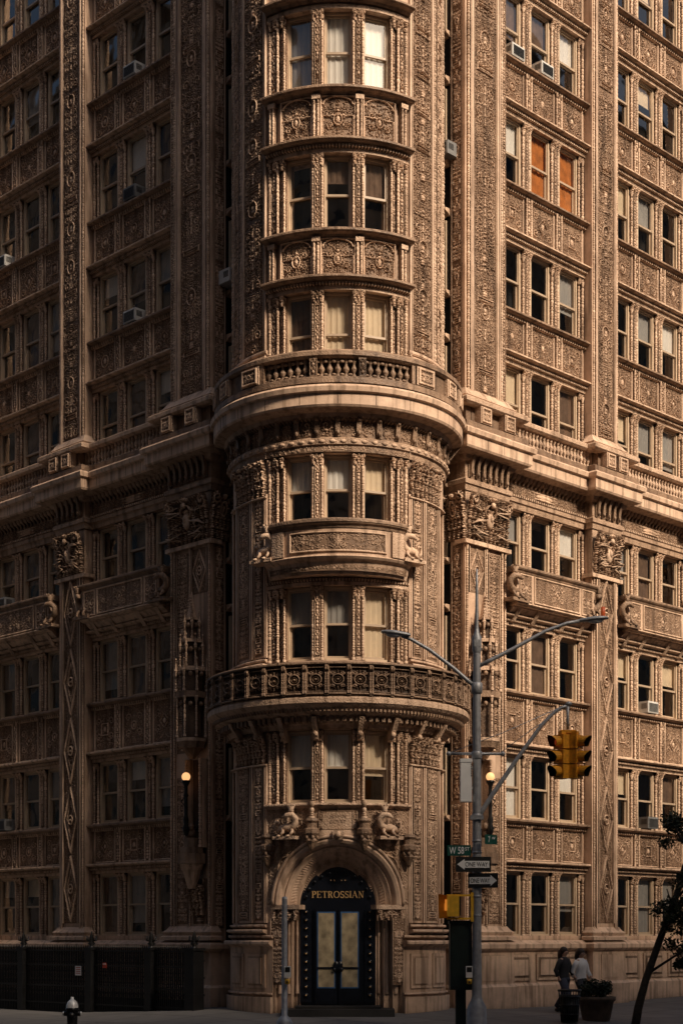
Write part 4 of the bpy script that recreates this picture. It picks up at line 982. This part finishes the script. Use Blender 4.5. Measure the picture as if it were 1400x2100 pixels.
def lum(m,x,y,z,dx,ang):
    s=1 if dx>0 else -1
    U=MB(); prof=[(-.30,.04,.035),(-.22,.075,.05),(0,.13,.065),(.18,.12,.055),(.28,.05,.03)]
    V=[];k=10
    for (px_,ry,rz) in prof:
        for j in range(k):
            q=2*math.pi*j/k; V.append((px_*s,ry*math.cos(q),rz*math.sin(q)*(1 if math.sin(q)>0 else .6)))
    U.add(V,[[i*k+j,i*k+(j+1)%k,(i+1)*k+(j+1)%k,(i+1)*k+j] for i in range(len(prof)-1) for j in range(k)],0,.8,True)
    m.addmb(U,Matrix.Translation((x,y,z))@Matrix.Rotation(ang,4,'Y'))
for pts,hd in (([(-.02,0,6.63),(-.2,0,6.78),(-.46,-.03,7.0),(-.94,-.1,7.35),(-1.30,-.14,7.55),(-1.5,-.16,7.62)],(-1.62,-.18,7.66,-1,.12)),([(.02,0,7.04),(.3,0,7.18),(.69,.02,7.38),(1.37,.08,7.76),(1.8,.1,7.92),(2.05,.12,7.97)],(2.34,.13,8.0,1,-.1))):
    m=MB(); m.tube(pts,[.042,.04,.038,.036,.034,.032],8,0); lum(m,*hd)
    m.obj('lamp_arm',P,(GREYM,))
    m=MB(); x,y,z,s,a=hd; m.blob(x+s*.02,y,z-.03,.16,.09,.05,0); m.obj('lamp_lens',P,(WHT,))
m=MB(); m.lathe(2.52,.13,[(.035,8.05),(.045,8.07),(.045,8.24),(.0,8.26)],10,0); m.obj('photocell',P,(ORNG,))
m=MB(); m.tube([(.02,0,4.02),(.12,0,4.2),(.31,0,4.5),(.79,0,5.2),(1.27,0,5.86),(1.5,0,6.1),(1.66,0,6.22),(1.84,0,6.28)],[.05,.048,.045,.042,.038,.035,.032,.03],8,0)
m.tube([(1.8,0,6.3),(1.8,0,6.02),(1.8,0,5.8)],[.035,.025,.03],8,0); m.blob(1.82,0,6.3,.07,.06,.05,0)
m.tube([(-.56,-.02,5.31),(.52,.02,5.31)],.028,8,0); m.blob(-.56,-.02,5.31,.05,.05,.05,0); m.blob(.52,.02,5.31,.05,.05,.05,0)
m.tube([(-.5,-.02,5.34),(.5,0,5.72),(1.72,0,6.26)],.008,5,0); m.tube([(.48,.02,5.34),(1.1,0,5.8),(1.76,0,6.24)],.008,5,0); m.box(-.13,.13,-.12,.12,4.0,4.08,0)
m.obj('mast_arm',P,(GREYM,))
for ang,dx,dy_ in ((-.95,-.125,-.10),(.95,.135,-.10)):
    m=MB()
    for k,lm in enumerate((3,4,5)):
        z=.61-k*.295
        m.box(-.13,.13,-.1,.09,z-.135,z+.135,0); m.box(-.14,.14,.07,.1,z-.14,z+.14,0); m.box(-.04,.04,-.13,-.1,z-.08,z+.08,0)
        m.blob(0,.11,z,.10,.03,.10,lm,seg=16)
        V=[];n=14
        for i in range(n+1):
            q=math.radians(-50)+math.radians(280)*i/n; c,s_=math.cos(q),math.sin(q)
            V+=[(.113*c,.1,z+.113*s_),(.118*c,.1+.25*(.6+.4*max(0,s_)),z+.118*s_-.01)]
        m.add(V,[[2*i,2*i+2,2*i+3,2*i+1] for i in range(n)],0); m.add([(v[0]*.95,v[1]-.002,z+(v[2]-z)*.95) for v in V],[[2*i,2*i+2,2*i+3,2*i+1] for i in range(n)],1)
    m.box(-.05,.05,-.06,.06,.74,.82,0)
    n=(math.sin(ang),-math.cos(ang))
    m.obj('signal_head',P,(YEL,BLK,GREYM,REDL if ang<0 else AMBL,AMBL,GRNL),frame(1.8+dx,dy_,4.92,*n))
m=MB(); m.box(1.65,1.97,-.04,.04,5.72,5.78,0); m.box(1.70,1.92,-.02,.18,4.94,5.72,0); m.obj('signal_bracket',P,(YEL,))
m=MB(); m.box(-.33,-.11,-.14,.1,4.35,5.17,0); m.box(-.34,-.10,-.15,.11,5.13,5.2,0)
for k in range(9): m.box(-.108,-.10,-.1,.06,4.5+k*.07,4.54+k*.07,1)
for k in range(6): m.box(-.13,-.112,-.144,-.139,4.85+k*.045,4.875+k*.045,1)
m.box(-.16,-.05,-.02,.02,4.6,4.66,0); m.box(-.16,-.05,-.02,.02,5.0,5.06,0); m.obj('equipment_box',P,(WHT,BLK))
def sign(name,xc,zc,w,h,yaw,mat,parts,label):
    M=Matrix.Translation((xc,-.13,zc))@Matrix.Rotation(yaw,4,'Z')
    m=MB(); m.box(-w/2,w/2,-.002,.004,-h/2,h/2,0); m.box(-.02,.02,0,.1,-.03,.03,1); o=m.obj(name,P,(mat,GREYM),M,label=label)
    for body,x,z,ww,hh,mt in parts: text(body,ww,hh,mt,Matrix.Translation((x,-.008,z)),o,'lettering',.001,.012)
    return o
def oneway(xc,zc,w,h,d,yaw):
    M=Matrix.Translation((xc,-.14,zc))@Matrix.Rotation(yaw,4,'Z')
    m=MB(); m.box(-w/2,w/2,-.002,.004,-h/2,h/2,0)
    def q(pts,y,mat): m.add([(a*d,y,b) for a,b in pts],[list(range(len(pts)))],mat)
    q([(-w*.45,.068),(w*.25,.068),(w*.25,-.068),(-w*.45,-.068)],-.007,1); q([(w*.25,.107),(w*.46,0),(w*.25,-.107)],-.007,1)
    m.box(-.02,.02,0,.1,-.03,.03,2)
    o=m.obj('one_way_sign',P,(BLK,WHT,GREYM),M,label='black one way sign with white arrow'); text('ONE WAY',w*.64,.088,BLK,Matrix.Translation((-d*w*.09,-.010,0)),o,'lettering',.001,.0)
oneway(-.08,3.11,.70,.30,-1,math.radians(3)); oneway(.11,2.79,.60,.29,1,math.radians(-14))
sign('street_name_sign',-.36,3.385,.46,.21,0,GRN,[('W 58',-.05,0,.29,.14,WHT),('ST',.16,.03,.09,.07,WHT)],'green street name sign reading W 58 ST')
sign('street_name_sign',.27,3.60,.34,.19,math.radians(40),GRN,[('7',-.06,0,.05,.12,WHT),('AV',.06,.03,.09,.05,WHT)],'green street name sign reading 7 AV')
m=MB(); m.box(-.60,-.08,-.05,-.01,2.48,2.52,0); m.box(-.60,-.08,-.05,-.01,2.02,2.06,0); m.box(-.56,-.36,-.14,.12,2.08,2.5,0); m.box(-.12,-.06,-.06,.02,1.98,2.56,0)
V=[(-.56,-.16,2.06),(-.56,.12,2.06),(-.74,.14,2.04),(-.74,-.18,2.04),(-.56,-.16,2.48),(-.56,.12,2.48),(-.76,.15,2.53),(-.76,-.19,2.53)]
m.add(V,[[0,1,2,3],[4,5,6,7],[1,5,6,2]],0); m.add([(-.56,-.17,2.08),(-.60,-.18,2.08),(-.60,-.18,2.48),(-.56,-.17,2.48)],[[0,1,2,3]],0); m.obj('pedestrian_signal',P,(YELB,))
m=MB(); m.box(-.572,-.563,-.13,.09,2.1,2.46,0); m.box(-.34,-.325,-.12,.1,2.1,2.48,0); m.obj('signal_face',P,(BLK,))
m=MB(); m.box(-.64,-.575,-.03,.03,2.2,2.34,0)
for k in range(4): m.box(-.63,-.59,-.03+.016*k,-.02+.016*k,2.34,2.42,0)
m.obj('hand_symbol',P,(HANDL,))
m=MB(); m.box(-.52,-.09,.05,.5,.62,1.96,0); m.box(-.54,-.07,.03,.52,1.94,2.0,0); m.box(-.5,-.11,.035,.05,.68,1.9,0); m.box(-.13,-.115,.02,.035,1.2,1.35,0); m.box(-.4,-.2,.2,.4,pz-.05,.62,0); m.obj('control_cabinet',P,(DGRN,))
def pushbutton(par,x,y,z0):
    m=MB(); m.box(x-.065,x+.065,y-.03,y,z0+.13,z0+.36,0); m.box(x-.05,x+.05,y-.034,y-.028,z0+.24,z0+.34,1); m.lathe(x,y-.045,[(.0,z0),(.05,z0+.01),(.055,z0+.1),(.0,z0+.11)],10,2); m.blob(x,y-.1,z0+.05,.022,.015,.022,1)
    m.tube([(x-.02,y-.036,z0+.25),(x+.02,y-.036,z0+.31)],.008,5,1)
    m.obj('push_button',par,(WHT,BLK,YELB))
pushbutton(P,-.16,-.10,.74)
Q=empty('push_button_post',(-1.127,31.6,0),'short grey post with pedestrian push button','post'); qz=float(gz(-1.1,31.6))
m=MB(); m.lathe(0,0,[(.17,qz-.02),(.165,qz+.2),(.13,qz+.26),(.06,.12),(.055,2.42),(.05,2.47),(.0,2.48)],12,0); m.obj('pole',Q,(GREYM,)); pushbutton(Q,.06,-.06,.74)
# ------------------------------------------------------------------ hydrant
H=empty('fire_hydrant',(-5.67,33.6,float(gz(-5.67,33.6))),'black fire hydrant with silver bonnet on the pavement','fire hydrant')
m=MB(); m.lathe(0,0,[(.17,0),(.17,.05),(.12,.07),(.11,.12),(.115,.42),(.14,.44),(.14,.47),(.11,.48)],14,0)
for e in (-1,1): m.tube([(e*.08,0,.36),(e*.17,0,.36)],[.055,.055],8,0)
m.tube([(0,-.08,.32),(0,-.18,.32)],[.075,.07],10,0); m.obj('barrel',H,(IRON,))
m=MB(); m.lathe(0,0,[(.13,.48),(.125,.53),(.10,.6),(.05,.65),(.035,.66),(.03,.71),(.0,.71)],14,0)
for e in (-1,1): m.tube([(e*.17,0,.36),(e*.2,0,.36)],[.045,.04],8,0)
m.obj('bonnet',H,(simple('silver_paint',(.76,.76,.74),.35,.15),))
# ------------------------------------------------------------------ fence
F=empty('iron_fence',(0,0,0),'black ornamental iron fence along the building front','fence')
F.matrix_basis=Matrix.Translation((CX,38,0))@wl(-1,0,1.2,0)
S=[-.8,.8,3.2,6.2,9.4,11.5]
for k,u in enumerate(S):
    m=MB(); w=.12 if k else .16
    m.box(u-w,u+w,-w,w,-.6,1.38,0); m.box(u-w-.03,u+w+.03,-w-.03,w+.03,1.36,1.42,0)
    for z in (.3,.7,1.1): m.box(u-w-.015,u+w+.015,-w-.015,w+.015,z,z+.05,0)
    m.lathe(u,0,[(.09,1.42),(.045,1.46),(.10,1.52),(.045,1.58),(.07,1.63),(.0,1.84)],8,0)
    for q in range(4): m.tube([(u+.04*math.cos(q*1.57),.04*math.sin(q*1.57),1.58),(u+.15*math.cos(q*1.57),.15*math.sin(q*1.57),1.6),(u+.15*math.cos(q*1.57),.15*math.sin(q*1.57),1.70)],[.024,.018,.013],5,0)
    m.obj('fence_post',F,(IRON,))
for a,b in zip(S[:-1],S[1:]):
    m=MB(); n=int((b-a)/.075)
    m.box(a,b,-.012,-.004,-.5,.2,0)
    for z in (-.35,-.02,.42,.95,1.32): m.box(a,b,-.02,.02,z,z+.04,0)
    for k in range(n):
        x=a+(k+.5)*(b-a)/n; m.box(x-.014,x+.014,-.015,.015,-.45,1.36,0)
        m.lathe(x,0,[(.022,1.36),(.025,1.42),(.0,1.50)],4,0)
        if k%2==0:
            for z in (.1,.2,.3,.52,.69,.86,1.06,1.15,1.25):
                pts=[(x+.04+.04*math.cos(q),-.016,z+.045*math.sin(q)) for q in np.linspace(0,2*math.pi,9)]; m.tube(pts,.012,4,0)
        for z in (.3,.56,.82,1.05): m.blob(x,-.012,z,.024,.012,.035,0,seg=5,rings=4)
    m.obj('fence_panel',F,(IRON,))
for (u,z,w,h,mt,lb) in ((3.72,.83,.26,.24,WHT,'white paper notice on the fence'),(2.62,.98,.15,.13,REDS,'small red notice on the fence')):
    m=MB(); m.box(u-w/2,u+w/2,.03,.038,z-h/2,z+h/2,0)
    for k in range(4 if mt is WHT else 2): m.box(u-w*.38,u+w*.38,.038,.041,z+h*.3-k*h*.2,z+h*.38-k*h*.2,1)
    m.obj('notice',F,(mt,REDS if mt is WHT else WHT),label=lb)
# ------------------------------------------------------------------ planter, bin, tree
def leaves(m,centres,n,size,seed,mat):
    r=np.random.RandomState(seed); V=[];Fq=[]
    for i in range(n):
        c=centres[r.randint(len(centres))]; d=r.normal(size=3); d/=np.linalg.norm(d); p=np.array(c[:3])+d*c[3]*r.uniform(.35,1.05)*np.array([1,1,.85])
        a=r.normal(size=3); a/=np.linalg.norm(a); b=np.cross(a,r.normal(size=3)); b/=np.linalg.norm(b); s=size*r.uniform(.6,1.3)
        k=len(V); V+=[p-a*s,p+b*s*.45,p+a*s,p-b*s*.45]; Fq.append([k,k+1,k+2,k+3])
    m.add(V,Fq,mat,.7)
gx,gy=5.75,36.0; g0=float(gz(gx,gy))
T=empty('planter',(gx,gy,g0),'round concrete planter holding a clipped dark shrub','planter')
m=MB(); m.lathe(0,0,[(.30,0),(.32,.05),(.39,.42),(.44,.46),(.44,.54),(.38,.54),(.36,.47),(.0,.46)],18,0); m.obj('pot',T,(PLANT,))
m=MB(); cs=[(random.uniform(-.27,.27),random.uniform(-.27,.27),.62+random.uniform(0,.2),random.uniform(.12,.2)) for _ in range(14)]; leaves(m,cs,3000,.035,4,0); m.tube([(0,0,.4),(0,0,.7)],.03,6,1); m.obj('shrub',T,(LEAFD,BARK))
bx,by=5.0,35.0; b0=float(gz(bx,by))
T=empty('litter_bin',(bx,by,b0),'dark wire mesh litter basket on the pavement','litter bin')
m=MB()
for k in range(24):
    q=k*2*math.pi/24; m.tube([(.18*math.cos(q),.18*math.sin(q),.02),(.24*math.cos(q),.24*math.sin(q),.72)],.008,4,0)
for z,r in ((.03,.18),(.2,.2),(.4,.215),(.58,.23),(.72,.245)): m.tube([(r*math.cos(q),r*math.sin(q),z) for q in np.linspace(0,2*math.pi,25)],.013 if z<.7 else .022,5,0)
m.obj('basket',T,(IRON,)); m=MB(); m.lathe(0,0,[(.0,.03),(.165,.03),(.215,.62),(.2,.6)],16,0); m.obj('liner',T,(BLK,))
tx,ty=6.15,33.6; t0=float(gz(tx,ty))
T=empty('street_tree',(tx,ty,t0),'slender leaning street tree with dark foliage','tree')
m=MB(); m.tube([(0,0,-.1),(.1,0,.5),(.27,.05,1.1),(.55,.05,1.9),(.9,.1,2.8),(1.2,.2,3.8),(1.4,.2,5)],[.10,.09,.08,.075,.065,.05,.03],10,0)
br=[((.55,.05,1.9),(.8,-.3,2.5),(.6,-.5,3.0)),((.9,.1,2.8),(1.5,.0,3.4),(2.1,-.1,4)),((.7,.1,2.3),(1.4,.4,2.7),(1.9,.6,3.2)),((1.2,.2,3.8),(1.05,.5,4.2),(1.0,.6,4.4)),((.35,.05,1.25),(.85,-.1,1.6),(1.3,-.2,1.9))]
for b in br: m.tube(b,[.035,.025,.012],6,0)
m.obj('trunk',T,(BARK,))
m=MB(); cs=[]
for b in br:
    for _ in range(7):
        e=b[2]; cs.append((e[0]+random.uniform(-.2,.5),e[1]+random.uniform(-.4,.4),e[2]+random.uniform(-.6,.3),random.uniform(.08,.26)))
cs+=[(1.2+random.uniform(-.45,.9),random.uniform(-.6,.6),random.uniform(1.4,4.4),random.uniform(.08,.26)) for _ in range(50)]
leaves(m,cs,6000,.045,9,0); leaves(m,cs,8000,.045,10,1); m.obj('crown',T,(LEAF,LEAFD))
# ------------------------------------------------------------------ people
def person(x,y,yaw,top,bottom,label,hl=1.,sc=1.):
    E=empty('person',(x,y,float(gz(x,y))),label,'person','people walking on the pavement'); E.rotation_euler=(0,0,yaw); E.scale=(sc,sc,sc)
    J=[(0,0,.92),(0,.01,1.08),(0,.01,1.25),(0,0,1.38),(0,-.01,1.46),(0,-.03,1.56),(0,-.03,1.63),
       (-.09,0,.88),(-.10,-.16,.50),(-.10,-.20,.08),(-.10,-.31,.04),
       (.09,0,.88),(.10,.06,.48),(.10,.30,.14),(.10,.22,.06),
       (-.17,0,1.37),(-.22,.10,1.13),(-.22,.02,.92),(-.22,-.03,.84),
       (.17,0,1.37),(.22,-.05,1.12),(.22,-.18,.94),(.22,-.24,.89)]
    R=[.13,.11,.13,.10,.045,.085,.075,.085,.055,.038,.03,.085,.055,.038,.03,.05,.038,.028,.032,.05,.038,.028,.032]
    Ed=[(0,1),(1,2),(2,3),(3,4),(4,5),(5,6),(0,7),(7,8),(8,9),(9,10),(0,11),(11,12),(12,13),(13,14),(3,15),(15,16),(16,17),(17,18),(3,19),(19,20),(20,21),(21,22)]
    me=bpy.data.meshes.new('body'); me.from_pydata(J,Ed,[]); o=bpy.data.objects.new('body',me); COL.objects.link(o)
    sk=o.modifiers.new('s','SKIN'); sb=o.modifiers.new('b','SUBSURF'); sb.levels=2; sb.render_levels=2
    if len(me.skin_vertices):
        for i,v in enumerate(me.skin_vertices[0].data): v.radius=(R[i],R[i]*(.75 if i<4 else 1)); v.use_root=(i==0)
    bpy.context.view_layer.update(); dg=bpy.context.evaluated_depsgraph_get(); me2=bpy.data.meshes.new_from_object(o.evaluated_get(dg)); bpy.data.objects.remove(o)
    me2.materials.clear(); me2.materials.append(SKIN); bo=bpy.data.objects.new('body',me2); COL.objects.link(bo); bo.parent=E
    m=MB()
    rings=[(.185,.145,.86),(.17,.135,1.0),(.16,.13,1.1),(.185,.145,1.25),(.19,.13,1.36),(.11,.09,1.43),(.065,.065,1.46)]; k=14; V=[]
    for a,b,z in rings:
        for j in range(k): q=2*math.pi*j/k; V.append((a*math.cos(q)+.006*math.sin(5*q+z*9),.005+b*math.sin(q),z))
    m.add(V,[[i*k+j,i*k+(j+1)%k,(i+1)*k+(j+1)%k,(i+1)*k+j] for i in range(len(rings)-1) for j in range(k)],0,.8,True)
    m.tube([(-.14,0,1.38),(-.20,.04,1.27),(-.235,.10,1.10),(-.23,.04,.96)],[.075,.07,.062,.05],10,0); m.tube([(.14,0,1.38),(.20,-.02,1.27),(.235,-.05,1.10),(.23,-.14,.98)],[.075,.07,.062,.05],10,0)
    m.obj('shirt',bo,(top,))
    m=MB(); m.tube([(0,0,.80),(0,0,.93)],[.15,.155],14,0)
    m.tube([(-.08,0,.88),(-.10,-.16,.50),(-.10,-.20,.1)],[.12,.09,.07],10,0); m.tube([(.08,0,.88),(.10,.06,.48),(.10,.29,.16)],[.12,.09,.07],10,0); m.obj('trousers',bo,(bottom,))
    m=MB(); m.blob(0,.015,1.615,.10,.11,.11,0,seg=12,rings=9); m.tube([(0,.07,1.62),(0,.10,1.5),(0,.10,1.5-.18*hl)],[.09,.09,.06],10,0); m.obj('hair',bo,(HAIR,))
    m=MB()
    for e in (-1,1): m.blob(e*.035,-.115,1.585,.012,.008,.008,0)
    m.blob(0,-.125,1.565,.012,.016,.02,1); m.blob(0,-.115,1.53,.022,.008,.006,0); m.obj('face',bo,(HAIR,SKIN))
    m=MB(); m.blob(-.10,-.27,.05,.05,.13,.05,0); m.obj('shoe',bo,(BLK,)); m=MB(); m.blob(.10,.25,.08,.05,.11,.06,0); m.obj('shoe',bo,(BLK,))
person(5.33,38.2,math.radians(50),CLOTHD,DENIM,'person in dark jacket and jeans walking',1.2,.93)
person(5.76,38.4,math.radians(45),CLOTHW,CLOTHD,'person in white top and dark trousers walking',1.,.92)
# ------------------------------------------------------------------ unseen buildings across the streets, added for shade and window reflections
def block(pts,h,label,col,seed):
    E=empty('unseen_street_building',(pts[0][0],pts[0][1],-.5),label,'building'); m=MB(); ox,oy=pts[0]
    P_=[(a-ox,b-oy) for a,b in pts]; m.vprof(P_,0,h,0); k=len(P_)
    g=MB()
    for i in range(k):
        a=Vector((*P_[i],0)); b=Vector((*P_[(i+1)%k],0)); d=b-a; L=d.length; d/=L; nrm=Vector((d.y,-d.x,0)); cen=Vector((sum(p[0] for p in P_)/k,sum(p[1] for p in P_)/k,0))
        if nrm.dot(a-cen)<0: nrm=-nrm
        n=int(L/3); nf=int(h/3.4)
        Mx=Matrix(((d.x,nrm.x,0,a.x),(d.y,nrm.y,0,a.y),(0,0,1,0),(0,0,0,1)))
        U=MB(); G=MB()
        for f in range(nf):
            U.box(0,L,0,.15,f*3.4+3.2,f*3.4+3.4,0)
            for c in range(n):
                x=(c+.5)*L/n; G.box(x-.6,x+.6,0,.03,f*3.4+1,f*3.4+2.8,0); U.box(x-.75,x+.75,.0,.1,f*3.4+.85,f*3.4+1,0)
        U.box(-.3,L+.3,0,.5,h-.6,h,0); m.addmb(U,Mx); g.addmb(G,Mx)
    m.obj('wall',E,(simple('facade_'+str(seed),col,.85,noise=.2,scale=.8),)); g.obj('window_glazing',E,(simple('facing_glass_'+str(seed),(.05,.06,.07),.1),))
def loc(side,u,w): M=wl(side,u,w); return (M[0][3]+CX,M[1][3]+38)
block([loc(-1,-3,26),loc(-1,70,26),loc(-1,70,45),loc(-1,-3,45)],50,'unseen tall brick building across the side street, added to hide bright sky',(.34,.26,.20),1)
block([loc(1,-3,28),loc(1,18,28),loc(1,18,50),loc(1,-3,50)],26,'unseen stone building across the avenue, height set to shade the base',(.55,.43,.32),2)
block([loc(1,18.5,28),loc(1,80,28),loc(1,80,50),loc(1,18.5,50)],50,'unseen tall brown building further along the avenue, added to hide bright sky',(.36,.27,.2),4)
block([(-75,-9),(58,-9),(58,-26),(-75,-26)],53,'unseen wide pale building across the junction, added to shade the lower floors',(.62,.50,.38),3)
# ------------------------------------------------------------------ light, sky, camera
el=math.radians(38); sx,sy=.68,-.73
sun=bpy.data.lights.new('sun','SUN'); sun.energy=5.0; sun.angle=math.radians(10); sun.color=(1,.81,.61)
so=bpy.data.objects.new('sun',sun); COL.objects.link(so); sv=Vector((sx*math.cos(el),sy*math.cos(el),math.sin(el))); so.rotation_euler=(-sv).to_track_quat('-Z','Y').to_euler(); so.location=(20,-10,40)
w=bpy.data.worlds.new('World'); scene.world=w; w.use_nodes=True; nt=w.node_tree; bg=nt.nodes['Background']
sk=nt.nodes.new('ShaderNodeTexSky'); sk.sky_type='NISHITA'; sk.sun_disc=False; sk.sun_elevation=el; sk.sun_rotation=math.atan2(sx,sy); sk.dust_density=5
nt.links.new(sk.outputs[0],bg.inputs['Color']); bg.inputs['Strength'].default_value=.085
cam=bpy.data.cameras.new('camera'); co=bpy.data.objects.new('camera',cam); COL.objects.link(co); co.location=(0,0,EYE); co.rotation_euler=(math.pi/2,0,0)
cam.sensor_fit='HORIZONTAL'; cam.sensor_width=36; cam.lens=36*3270/1400; cam.shift_y=.625; cam.clip_end=2000; cam.clip_start=.5
scene.camera=co
scene.view_settings.view_transform='Standard'; scene.view_settings.look='None'; scene.view_settings.exposure=0
print('windows',nwin)
